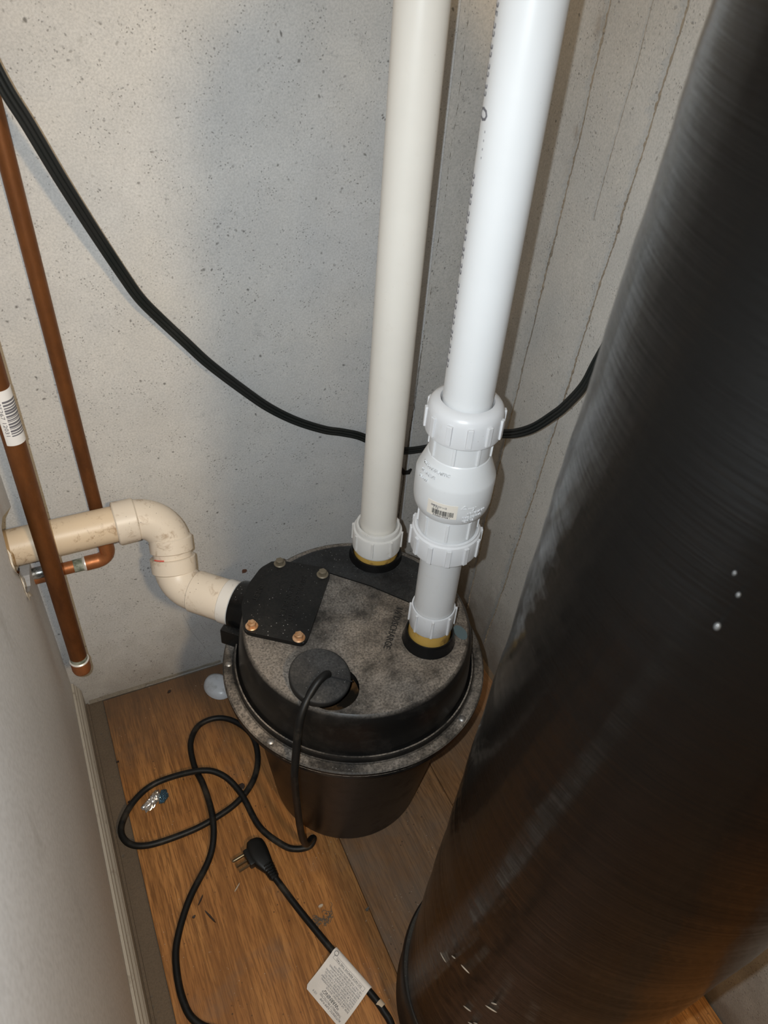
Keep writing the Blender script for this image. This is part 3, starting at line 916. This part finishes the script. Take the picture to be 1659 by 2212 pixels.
obj('socket', tube(bmesh.new(), [e0 - leg * 0.012, e0 - leg * 0.010, e0 + leg * 0.008, e0 + leg * 0.0095], [0.0268, 0.0290, 0.0290, 0.0270], 40), 'pvc_elbow', drn)
obj('spigot', tube(bmesh.new(), [e0 + leg * 0.0, e0 + leg * (dist - 0.002)], 0.0258, 40), 'pvc_elbow', drn)
k0 = max(0.0165, dist - 0.018)
s0 = e0 + leg * k0
obj('socket', tube(bmesh.new(), [s0, s0 + leg * 0.0012, s0 + leg * 0.020, s0 + leg * 0.022], [0.0288, 0.0305, 0.0300, 0.0272], 40), 'pvc_elbow', drn)
d2 = (Pi - C2).normalized()
obj('elbow', tube(bmesh.new(), [arc2[0] - leg * 0.006] + arc2 + [arc2[-1] + d2 * 0.01], 0.0272, 40), 'pvc_elbow', drn)
s1 = arc2[-1] + d2 * 0.002
LN = (Pi - s1).length
obj('coupling', tube(bmesh.new(), [s1, s1 + d2 * 0.0012, s1 + d2 * (LN - 0.016)], [0.0280, 0.0292, 0.0294], 40), 'pvc_elbow', drn)
obj('coupling_lip', tube(bmesh.new(), [s1 + d2 * (LN - 0.0165), s1 + d2 * (LN - 0.0155), s1 + d2 * (LN - 0.001), s1 + d2 * (LN + 0.001)], [0.0294, 0.0308, 0.0308, 0.0285], 40), 'pvc_fitting_old', drn)
# red primer inside the second socket's lip
q = s0 + leg * 0.0002
sd = leg.cross(Vector((0, -1, 0))).normalized()
bm = bmesh.new()
bx = leg.cross(sd).normalized()
tube(bm, [q - leg * 0.0012 + (sd * math.cos(a) + bx * math.sin(a)) * 0.0272 for a in [-0.95 + 0.1 * k for k in range(7)]], 0.0008, 8)
obj('primer_smear', bm, 'red_primer', drn)

# ------------------------------------------------------------------ copper water pipes
cu = thing('copper_supply_pipe', 'brown copper pipe dropping down the back wall behind the cream drain and elbowing left', 'pipe', (0.016, 0.8445, 0.34))
CT = Vector((0.0095, 0.8445, 1.3)); CB = Vector((0.0195, 0.8445, 0.350))
obj('riser', tube(bmesh.new(), [CT, CB], 0.0087, 24), 'copper', cu)
arc, tl = fillet(CT, Vector((0.0205, 0.8445, 0.316)), Vector((-0.10, 0.8445, 0.316)), 0.016, 10)
obj('elbow', tube(bmesh.new(), [Vector((0.0197, 0.8445, 0.352))] + arc + [Vector((-0.012, 0.8445, 0.316))], [0.0105, 0.0105] + [0.0102] * (len(arc) - 2) + [0.0105, 0.0105], 24), 'copper_bright', cu)
obj('tail', tube(bmesh.new(), [(-0.005, 0.8445, 0.316), (-0.235, 0.8445, 0.316)], 0.0088, 24), 'copper_bright', cu)
obj('solder_ring', tube(bmesh.new(), [(-0.0115, 0.8445, 0.316), (-0.0130, 0.8445, 0.316), (-0.0150, 0.8445, 0.316)], [0.0107, 0.0108, 0.0092], 24), 'solder_bright', cu)
obj('flux_band', tube(bmesh.new(), [(-0.0150, 0.8445, 0.316), (-0.0275, 0.8445, 0.316)], 0.0091, 24), 'verdigris', cu)
obj('tee_fitting', tube(bmesh.new(), [(-0.062, 0.8445, 0.316), (-0.0635, 0.8445, 0.316), (-0.150, 0.8445, 0.316)], [0.0095, 0.0118, 0.0118], 24), 'copper_bright', cu)
obj('solder_blob', tube(bmesh.new(), [(-0.052, 0.840, 0.3235), (-0.060, 0.839, 0.325), (-0.075, 0.839, 0.3255), (-0.094, 0.840, 0.324)], [0.004, 0.0075, 0.0085, 0.006], 16), 'solder', cu)

FX, FY = -0.0497, 0.752
st_ = thing('copper_riser', 'thick brown copper pipe with a barcode sticker crossing in front of the cream drain', 'pipe', (FX, FY, 0.21))
FT = Vector((-0.0418, FY, 1.25)); FB = Vector((-0.0505, FY, 0.226))
def FA(z):
    s = (z - FB.z) / (FT.z - FB.z)
    return FB + (FT - FB) * s
obj('riser', tube(bmesh.new(), [FB, FT], 0.0112, 32), 'copper', st_)
capc = obj('end_cap', tube(bmesh.new(), [FA(0.2275), FA(0.2265), FA(0.2100), FA(0.2050), FA(0.2015), FA(0.2000)], [0.0118, 0.0127, 0.0127, 0.0115, 0.0080, 0.0030], 32), 'copper_bright', st_)
obj('solder_ring', tube(bmesh.new(), [FA(0.2295), FA(0.2280), FA(0.2262)], [0.0116, 0.0130, 0.0126], 32), 'solder_bright', st_)
obj('flux_band', tube(bmesh.new(), [FA(0.2360), FA(0.2294)], [0.01125, 0.0114], 32), 'verdigris', st_)
c_ = FA(0.63)
cc = (c_.x, c_.y)
va = math.atan2(-c_.y, -c_.x)
sk = obj('barcode_sticker', shell(bmesh.new(), cc, 0.01125, va - 0.75, va + 1.55, 0.602, 0.668, 0.0006, 20), 'sticker_paper', st_, smooth=True)
bm = bmesh.new()
z = 0.6135
rnd = random.Random(11)
while z < 0.655:
    hgt = rnd.choice((0.0008, 0.0014, 0.0022))
    shell(bm, cc, 0.01188, va - 0.05, va + 1.35, z, z + hgt, 0.00015, 12)
    z += hgt + rnd.choice((0.0007, 0.0012, 0.0016))
obj('barcode', bm, 'ink_grey', sk, smooth=False)
wrap_text('lettering', '35267 12031', 0.0055, cc, 0.0119, va - 0.36, 0.634, 'ink_grey', sk, vertical=True, fit=0.040, depth=0.0003)

# ------------------------------------------------------------------ flat black cable strung along both walls
wc = thing('wall_cable', 'flat black ribbed cable sagging along the concrete walls behind the white pipes', 'cable', (0.48, 0.838, 0.39))
path = [(-0.0512, 0.7793, 1.1651), (-0.0186, 0.7793, 1.0767), (0.0033, 0.7835, 1.0065), (0.0231, 0.7877, 0.9349), (0.0374, 0.7919, 0.8978), (0.0555, 0.8003, 0.848), (0.0772, 0.8129, 0.7929), (0.1015, 0.8254, 0.7346), (0.1161, 0.8313, 0.7032), (0.1354, 0.838, 0.6732),
        (0.1616, 0.838, 0.6380), (0.1871, 0.838, 0.6041), (0.2264, 0.838, 0.5600), (0.2631, 0.838, 0.5223), (0.3029, 0.838, 0.4910), (0.3452, 0.838, 0.4663), (0.3747, 0.838, 0.4544), (0.4053, 0.838, 0.4395), (0.445, 0.838, 0.410), (0.4820, 0.838, 0.3935),
        (0.530, 0.836, 0.390), (0.572, 0.822, 0.402), (0.5733, 0.7702, 0.4448), (0.5615, 0.7223, 0.4845), (0.5594, 0.6785, 0.5149), (0.5596, 0.6428, 0.5472), (0.5626, 0.6144, 0.5845), (0.5645, 0.6003, 0.6066), (0.5674, 0.5823, 0.6443), (0.5674, 0.5723, 0.6819), (0.5674, 0.5577, 0.7314), (0.5674, 0.5335, 0.809)]
pf = []
for k in range(3):
    cx = (k - 1) * 0.0042
    for q in range(5):
        a = PI * (1 - q / 4) if k == 0 else PI * (0.86 - 0.72 * q / 4)
        if k == 2: a = PI * (0.86 - 0.86 * q / 4)
        pf.append((cx + 0.0024 * math.cos(a), 0.0026 * math.sin(a)))
pf = pf + [(u, -v) for u, v in reversed(pf[1:-1])]
def hint(p):
    s = max(0, min(1, (p.x - 0.50) / 0.085)) * (1 if p.y > 0.79 else 1)
    return Vector((-s, -(1 - s), 0)).normalized() if p.y > 0.775 else Vector((-1, 0, 0))
obj('cable', tube(bmesh.new(), catmull(path, 8), 1.0, profile=pf, hint=hint), 'cable', wc, sharp=0.9)
bm = bmesh.new()
tube(bm, [(0.4830, 0.846, 0.385), (0.4845, 0.846, 0.372), (0.4855, 0.847, 0.352)], 0.0014, 8)
tube(bm, [(0.4855, 0.847, 0.352), (0.490, 0.845, 0.342), (0.4985, 0.845, 0.341), (0.5040, 0.846, 0.346)], [0.002, 0.0042, 0.0038, 0.0015], 8)
obj('cable_tie', bm, 'cord_clean', wc)

# ------------------------------------------------------------------ the pump's power cord: rubber stopper, loops on the floor, plug and tag
pc = thing('power_cord', 'black pump power cord looped on the wood floor, with rubber stopper, plug and white tag', 'cord', (0.10, 0.52, 0.0))
CR = 0.0047
cz = CR + 0.0003
F = [(0.2007, 0.4927), (0.1863, 0.4779), (0.1677, 0.4815), (0.1514, 0.4952), (0.1294, 0.5349), (0.1195, 0.5946), (0.1013, 0.6314), (0.0704, 0.6513), (0.0088, 0.6622), (-0.0292, 0.6458), (-0.0542, 0.6137), (-0.0509, 0.5861), (-0.0248, 0.5705), (0.0277, 0.5672), (0.0664, 0.5711),
     (0.1087, 0.5829), (0.1415, 0.606), (0.1616, 0.6405), (0.1663, 0.6837), (0.1498, 0.7188), (0.1242, 0.7381), (0.0927, 0.736), (0.0722, 0.7094), (0.0672, 0.6672), (0.0712, 0.6275), (0.0708, 0.5793), (0.0638, 0.5441), (0.0475, 0.5146), (0.0111, 0.4754), (-0.0145, 0.4353),
     (-0.0252, 0.4037), (-0.0274, 0.3589), (-0.0158, 0.3254)]
# where one run crosses another it rides over it
ZZ = {5: cz + 0.003, 6: cz + 0.0085, 7: cz + 0.0095, 15: cz, 23: cz, 24: cz + 0.006, 25: cz + 0.0098, 26: cz + 0.005}
hang = [(0.2145, 0.4945, 0.3790), (0.2085, 0.4900, 0.3855), (0.1985, 0.4852, 0.3845), (0.1880, 0.4795, 0.3775), (0.1775, 0.4715, 0.3705), (0.1690, 0.4640, 0.3580), (0.1625, 0.4560, 0.3350), (0.1565, 0.4465, 0.3080), (0.1525, 0.4400, 0.2860), (0.1535, 0.4405, 0.2500), (0.1571, 0.4443, 0.2000), (0.1620, 0.4500, 0.1400), (0.1690, 0.4580, 0.0800), (0.1790, 0.4700, 0.0330), (0.1925, 0.4845, 0.0115)]
fl_pts = [(x, y, ZZ.get(i, cz)) for i, (x, y) in enumerate(F)]
fl_pts[0] = (0.1960, 0.4850, 0.0058)
tail = [(0.03, 0.285, cz), (0.08, 0.20, cz), (0.13, 0.165, cz), (0.178, 0.180, cz)]
lead = [(0.1985, 0.2220, cz), (0.1970, 0.2469, cz), (0.1893, 0.273, cz), (0.1781, 0.3023, cz), (0.1665, 0.3308, cz), (0.153, 0.3697, cz), (0.1405, 0.4075, cz), (0.1290, 0.4450, cz + 0.0015), (0.1245, 0.4580, cz + 0.003)]
obj('cord', tube(bmesh.new(), catmull(hang + fl_pts + tail + lead, 7), CR, 12), 'cord', pc)
# rubber stopper, pulled half out of its hole
sn = Vector((0.10, -0.16, 1)).normalized()
sc = Vector((0.2062, 0.4985, 0.3738))
q4 = Vector((0, 0, 1)).rotation_difference(sn).to_matrix()
bm = solid([(0.0330, -0.010), (0.0352, -0.008), (0.0366, -0.001), (0.0366, 0.0020), (0.0358, 0.0036), (0.0335, 0.0044)], (0, 0), 64)
for v in bm.verts:
    v.co = q4 @ v.co + sc
sp = obj('stopper', bm, 'rubber', pc, sharp=0.8)
bm = bmesh.new()
box(bm, (-0.002, -0.0007, 0.0040), (0.027, 0.0007, 0.0047), q4 @ Euler((0, 0, -0.55)).to_matrix(), sc + Vector((0.0090, -0.0060, 0)))
obj('slit', bm, 'dark', sp, smooth=False)
# right-angle plug lying on its side
pl = Vector((0.1245, 0.4580, cz + 0.003))
pdir = Vector((-0.0085, 0.0500, 0.0)).normalized()     # from the cord into the plug
pside = Vector((-0.985, -0.17, 0)).normalized()        # where the prongs point
body = [pl - pdir * 0.006, pl, pl + pdir * 0.006, pl + pdir * 0.014, pl + pdir * 0.024, pl + pdir * 0.036, pl + pdir * 0.048, pl + pdir * 0.056, pl + pdir * 0.060]
bm = bmesh.new()
prof = [(math.copysign(abs(math.cos(2 * PI * k / 24)) ** 0.6, math.cos(2 * PI * k / 24)), math.copysign(abs(math.sin(2 * PI * k / 24)) ** 0.6, math.sin(2 * PI * k / 24)) * 0.62) for k in range(24)]
body = [p + Vector((0, 0, 0.0015)) + pside * o_ for p, o_ in zip(body, (0, 0, 0, 0.001, 0.0025, 0.003, 0.002, 0.0, -0.001))]
tube(bm, body, [0.0056, 0.0062, 0.0070, 0.0095, 0.0125, 0.0145, 0.0142, 0.0115, 0.0060], profile=prof, hint=lambda p: Vector((0, 0, 1)))
plug = obj('plug', bm, 'cord_clean', pc, sharp=0.7)
face = body[5] + pdir * 0.003
bm = bmesh.new()
fr = Matrix((pside, pdir, Vector((0, 0, 1)))).transposed()
box(bm, (0.008, -0.0135, -0.0075), (0.0185, 0.0125, 0.0070), fr, face)
bevel(bm, 0.003, 2)
obj('plug_face', bm, 'cord_clean', plug)
for k, (dd, dz) in enumerate(((-0.0075, 0.0035), (-0.0005, -0.0045))):
    bm = bmesh.new()
    box(bm, (0.016, -0.0007, -0.0030), (0.0345, 0.0007, 0.0030), fr, face + pdir * dd * 1.3 + Vector((0, 0, dz * 0.4)))
    bevel(bm, 0.0004, 1)
    obj('prong', bm, 'blade', plug, smooth=False)
bm = tube(bmesh.new(), [face + pside * 0.015 + pdir * 0.0085, face + pside * 0.034 + pdir * 0.0085, face + pside * 0.0365 + pdir * 0.0085], [0.0024, 0.0024, 0.0012], 12)
obj('ground_prong', bm, 'blade', plug)
bm = bmesh.new()
for k in range(5):
    p = pl - pdir * (0.002 - 0.0042 * k) + Vector((0, 0, 0.001))
    tube(bm, [p - pdir * 0.0010, p + pdir * 0.0010], 0.0074 + 0.0004 * k, 14)
obj('strain_relief', bm, 'cord_clean', plug, smooth=False)
# warning tag folded over the cord
T0 = Vector((0.1665, 0.3347, 0)); T1 = Vector((0.1897, 0.2733, 0)); T2 = Vector((0.1170, 0.3112, 0)); T3 = Vector((0.1405, 0.2500, 0))
ex = (T1 - T0); ey = (T2 - T0)
def TP(u, v, lift=0.0):
    # v: 0 at the cord, 1 at the free edge; sinks from the cord to the floor with a slight curl
    z = 0.0100 * (1 - v) ** 2 + 0.0008 + 0.0030 * v * v * (0.6 + 0.4 * u) if v >= 0 else 0.0100
    return T0 + ex * u + ey * v + Vector((0, 0, z + lift))
bm = bmesh.new()
nu, nv = 12, 14
grid = []
for j in range(nv + 1):
    row = []
    for i in range(nu + 1):
        u, v = i / nu, j / nv
        if v > 0.9:                      # rounded free corners
            k = (v - 0.9) / 0.1
            u = 0.5 + (u - 0.5) * (1 - 0.10 * k * k)
        row.append((bm.verts.new(TP(u, v)), bm.verts.new(TP(u, v, -0.0004))))
    grid.append(row)
for j in range(nv):
    for i in range(nu):
        for s in (0, 1):
            bm.faces.new((grid[j][i][s], grid[j][i + 1][s], grid[j + 1][i + 1][s], grid[j + 1][i][s]))
for i in range(nu):
    for j in (0, nv):
        bm.faces.new((grid[j][i][0], grid[j][i + 1][0], grid[j][i + 1][1], grid[j][i][1]))
for j in range(nv):
    for i in (0, nu):
        bm.faces.new((grid[j][i][0], grid[j + 1][i][0], grid[j + 1][i][1], grid[j][i][1]))
wt = obj('warning_tag', bm, 'paper', pc, smooth=True)
wt['label'] = 'white plastic warning tag wrapped round the cord'
bm = tube(bmesh.new(), [T0 + ex * k / 6 + Vector((0, 0, cz)) for k in range(7)], 0.0056, 16)
obj('tag_sleeve', bm, 'paper', pc)
def tag_line(txt, v, size, u0=0.94, fit=None, mat='ink_grey', bold=False):
    """a printed line; it reads from the far end back towards the plug, heads to the free edge"""
    bm = text_bm(txt, size, 0.0002, 'LEFT')
    L = ex.length; W_ = ey.length
    xs = [p.co.x for p in bm.verts]
    k = (fit * L) / (max(xs) - min(xs)) if fit else 1
    for p in bm.verts:
        u = u0 - p.co.x * k / L
        vv = v + p.co.y / W_
        p.co = TP(u, vv, 0.0003)
    return obj('lettering', bm, mat, wt, smooth=False)
tag_line('AUTOMATIC SUMP PUMP', 0.905, 0.0040, 0.92, 0.56)
tag_line('115 V', 0.905, 0.0040, 0.26, 0.10)
tag_line('THERMALLY PROTECTED', 0.835, 0.0040, 0.88, 0.58)
tag_line('*WARNING*', 0.745, 0.0066, 0.76, 0.46, 'ink')
body_txt = ['RISK OF ELECTRIC SHOCK', 'THIS PUMP IS SUPPLIED WITH A GROUNDING', 'CONDUCTOR AND GROUNDING-TYPE ATTACHMENT', 'PLUG. TO REDUCE THE RISK OF ELECTRIC', 'SHOCK, BE CERTAIN THAT IT IS CONNECTED', 'ONLY TO A PROPERLY GROUNDED, GROUNDING',
            'TYPE RECEPTACLE. THIS PUMP HAS NOT', 'BEEN INVESTIGATED FOR USE IN SWIMMING', 'POOL AREAS. ACCEPTABLE FOR INDOOR', 'USE ONLY. FOR USE WITH WATER.']
fits = [0.62, 0.80, 0.84, 0.80, 0.82, 0.84, 0.76, 0.82, 0.74, 0.66]
for k, (s, ft) in enumerate(zip(body_txt, fits)):
    tag_line(s, 0.655 - k * 0.052, 0.0029, 0.94, ft)
tag_line('DO NOT REMOVE THIS TAG', 0.10, 0.0036, 0.86, 0.70, 'ink')
bm = bmesh.new()
for (u0_, v0_, u1_, v1_) in ((0.08, 0.055, 0.93, 0.060), (0.08, 0.135, 0.93, 0.140), (0.08, 0.055, 0.085, 0.14), (0.925, 0.055, 0.93, 0.14)):
    vs = [bm.verts.new(TP(a, b, 0.00045)) for a, b in ((u0_, v0_), (u1_, v0_), (u1_, v1_), (u0_, v1_))]
    bm.faces.new(vs)
obj('printed_frame', bm, 'ink_grey', wt, smooth=False)
bm = bmesh.new()
for k in range(20):
    for r0_, r1_ in ((0.0026, 0.0031),):
        a, b = 2 * PI * k / 20, 2 * PI * (k + 1) / 20
        vs = [bm.verts.new(TP(0.03 + 0.06 + r_ * math.cos(w_) / ex.length, 0.02 + r_ * math.sin(w_) / ey.length, 0.0006)) for r_, w_ in ((r0_, a), (r1_, a), (r1_, b), (r0_, b))]
        bm.faces.new(vs)
obj('printed_seal', bm, 'ink', wt, smooth=False)
pw = Vector((0.1950, 0.2570, cz))
obj('tape_scrap', tube(bmesh.new(), [pw, pw + Vector((0.0028, -0.0075, 0))], 0.0051, 14), 'chip_pale', pc)

# ------------------------------------------------------------------ tall black tank close to the viewer
P0 = Vector((0.3396, 0.2017, 0)); P1 = Vector((0.3334, 0.1485, 1.1))
tank = thing('softener_tank', 'tall black fibre-wound softener tank in the right foreground beside the concrete wall', 'tank', P0)
bm = solid([(0.128, 0.0), (0.1315, 0.002), (0.1320, 0.012), (0.1300, 0.040), (0.1298, 0.055), (0.1312, 0.060), (0.1316, 0.082), (0.1302, 0.090), (0.1285, 0.092)], (P0.x, P0.y), 96)
obj('base_boot', bm, 'boot', tank)
prof = [(0.118, 0.02)]
z = 0.03
while z < 1.24:
    prof.append((0.127 + 0.00035 * math.sin(z * 61) + 0.0004 * noise.noise(Vector((0, 0, z * 70))), z))
    z += 0.0045
for k in range(1, 13):
    a = PI / 2 * k / 13
    prof.append((0.127 * math.cos(a), 1.24 + 0.10 * math.sin(a)))
prof += [(0.036, 1.338), (0.036, 1.40), (0.030, 1.404)]
bm = solid(prof, (0, 0), 96)
for v in bm.verts:                      # hand-wound: slightly lumpy all round
    if v.co.z < 1.24:
        rr = Vector((v.co.x, v.co.y, 0))
        if rr.length > 0.01:
            v.co += rr.normalized() * 0.0009 * noise.noise(Vector((v.co.x * 14, v.co.y * 14, v.co.z * 9)))
axis = (P1 - P0).normalized()
bmesh.ops.recalc_face_normals(bm, faces=bm.faces[:])
me = bpy.data.meshes.new('tank_body'); bm.to_mesh(me); bm.free()
tb = link('tank_body', me, 'tank', tank, smooth=True)
tb.rotation_euler = Vector((0, 0, 1)).rotation_difference(axis).to_euler()
rotm = Vector((0, 0, 1)).rotation_difference(axis).to_matrix()
for (x, y, z, s) in ((0.2221, 0.1169, 0.8795, 0.0013), (0.2226, 0.1158, 0.8991, 0.0008), (0.2207, 0.1198, 0.9073, 0.0007)):  # tiny bumps added to stand in for flash glints on the winding
    ax = P0 + (P1 - P0) * (z / 1.1)
    d = Vector((x, y, z)) - ax
    d.z = 0
    ctr = ax + d.normalized() * 0.1268
    bm = bmesh.new()
    bmesh.ops.create_icosphere(bm, subdivisions=2, radius=s)
    for v in bm.verts:
        v.co = Vector((v.co.x, v.co.y, v.co.z * 1.5)) + ctr
    obj('glint_bump', bm, 'glint', tank)
rnd = random.Random(5)
for k in range(9):                      # whitish scratches near the bottom
    a = math.atan2(0.1712 - P0.y, 0.2153 - P0.x) + rnd.uniform(-0.35, 0.45)
    zz = rnd.uniform(0.27, 0.37)
    ln_ = rnd.uniform(0.03, 0.10)
    pts = []
    for q in range(6):
        aa = a + ln_ * q / 5
        ax = P0 + (P1 - P0) * (zz / 1.1)
        pts.append((ax.x + 0.1274 * math.cos(aa), ax.y + 0.1274 * math.sin(aa), zz + 0.006 * q / 5))
    obj('scuff', tube(bmesh.new(), pts, [0.0001, 0.0005, 0.0006, 0.0006, 0.0005, 0.0001], 6), 'chip_pale', tank)

# ------------------------------------------------------------------ small litter on the floor
fo = thing('foil_scrap', 'crumpled silver foil scrap inside the left cord loop', 'litter', (0.0, 0.637, 0.0))
def crumple(pts, mat, seed, name, hgt=0.006):
    bm = bmesh.new()
    n = 9
    ring = len(pts)
    ctr = Vector((sum(p[0] for p in pts) / ring, sum(p[1] for p in pts) / ring, 0))
    rows = []
    for j in range(n):
        s = 1 - j / (n - 1)
        row = []
        for i in range(36):
            f = i / 36 * ring
            a, b = pts[int(f) % ring], pts[(int(f) + 1) % ring]
            q = f - int(f)
            p = Vector((a[0] * (1 - q) + b[0] * q, a[1] * (1 - q) + b[1] * q, 0))
            p = ctr + (p - ctr) * s * (1 + 0.16 * noise.noise(Vector((i * 0.9, seed, j))))
            p.z = 0.0008 + hgt * (1 - s * s) * 0.6 + hgt * 0.55 * abs(noise.noise(Vector((p.x * 420, p.y * 420, seed)))) + (0.001 if j else 0)
            row.append(bm.verts.new(p))
        rows.append(row)
    for a, b in zip(rows, rows[1:]):
        for i in range(36):
            bm.faces.new((a[i], a[(i + 1) % 36], b[(i + 1) % 36], b[i]))
    bmesh.ops.remove_doubles(bm, verts=bm.verts[:], dist=1e-6)
    return obj(name, bm, mat, fo, smooth=False)
crumple([(-0.0235, 0.6330), (-0.0165, 0.6225), (-0.0030, 0.6265), (0.0065, 0.6370), (0.0095, 0.6520), (0.0015, 0.6515), (-0.0075, 0.6440)], 'foil', 2.0, 'silver_side')
crumple([(0.0030, 0.6290), (0.0105, 0.6270), (0.0195, 0.6350), (0.0190, 0.6480), (0.0110, 0.6500), (0.0060, 0.6400)], 'foil_blue', 6.0, 'blue_side', 0.005)

# clear plastic cap against the wall side of the basin
bm = bmesh.new()
lathe(bm, [(0.0245, 0.0006), (0.0258, 0.0010), (0.0252, 0.0035), (0.0225, 0.0095), (0.0170, 0.0130), (0.0090, 0.0145), (0.0, 0.0148)], (0, 0), 40)
for v in bm.verts:
    v.co = Vector((v.co.x * 0.86, v.co.y * 1.10, v.co.z))
    v.co = Euler((0, 0, 0.35)).to_matrix() @ v.co + Vector((0.1425, 0.800, 0.0002))
tag(obj('plastic_cap', bm, 'cap', None), 'cloudy clear plastic cap lying on the floor behind the basin rim', 'cap')

def chip(x, y, ang, ln, wd, mat, label, name='debris_chip', group='dark chips on the wood floor', h=0.0012):
    bm = bmesh.new()
    n = 8
    top = []
    for k in range(n):
        a = 2 * PI * k / n
        j = 0.8 + 0.35 * noise.noise(Vector((x * 99, y * 99, k)))
        top.append((ln * math.cos(a) * j, wd * math.sin(a) * j))
    rt = Matrix.Rotation(ang, 3, 'Z')
    prism(bm, top, 0.0002, h)
    for v in bm.verts:
        if v.co.z > h * 0.9:
            v.co.z += 0.0016 * (v.co.x / ln) ** 2
            v.co.x *= 0.92; v.co.y *= 0.8
        v.co = rt @ v.co + Vector((x, y, 0))
    return tag(obj(name, bm, mat, None, smooth=False), label, 'litter', group)
chip(0.0236, 0.4685, 0.85, 0.0105, 0.0013, 'chip', 'thin straight dark splinter right of the long cord run')
chip(0.0300, 0.4430, -1.15, 0.0145, 0.0018, 'chip', 'long curved dark flake below the straight splinter')
chip(0.0100, 0.4510, 0.3, 0.0028, 0.0022, 'chip', 'small dark crumb close to the long cord run')
chip(0.0640, 0.8230, 0.6, 0.0048, 0.0032, 'chip', 'dark crumb on the floor by the back wall')
chip(-0.0400, 0.7230, 0.2, 0.0030, 0.0022, 'chip', 'tiny dark crumb at the left edge of the boards')
chip(-0.0370, 0.6500, 0.4, 0.0030, 0.0014, 'chip', 'tiny dark crumb left of the foil scrap')
chip(0.1720, 0.3960, 0.0, 0.0045, 0.0026, 'chip_pale', 'small pale speck to the right of the tag cord')['group'] = 'lint on the wood floor'
chip(0.2290, 0.3660, 0.5, 0.0040, 0.0026, 'lint', 'grey lint crumb beside the dark floor joint')['group'] = 'lint on the wood floor'
chip(0.0740, 0.4650, 0.7, 0.0090, 0.0012, 'chip_pale', 'pale sliver on the boards left of the plug')['group'] = 'pale slivers on the wood floor'
chip(0.1245, 0.6080, 0.4, 0.0085, 0.0070, 'chip', 'round dark spot between cord loop and basin', h=0.0008)
# the matted dust bunny under the plug cord
bm = bmesh.new()
rnd = random.Random(9)
for k in range(26):
    c0 = Vector((0.1625 + rnd.uniform(-0.011, 0.016), 0.3790 + rnd.uniform(-0.005, 0.006), 0.001))
    pts = [c0]
    for q in range(5):
        pts.append(pts[-1] + Vector((rnd.uniform(-1, 1), rnd.uniform(-1, 1), 0)) * 0.0040)
        pts[-1].z = 0.0006 + 0.0028 * rnd.random()
    tube(bm, catmull(pts, 3), 0.00035, 5)
tag(obj('dust_bunny', bm, 'lint', None), 'fuzzy dark dust bunny lying across the floor under the plug cord', 'litter', kind='stuff')
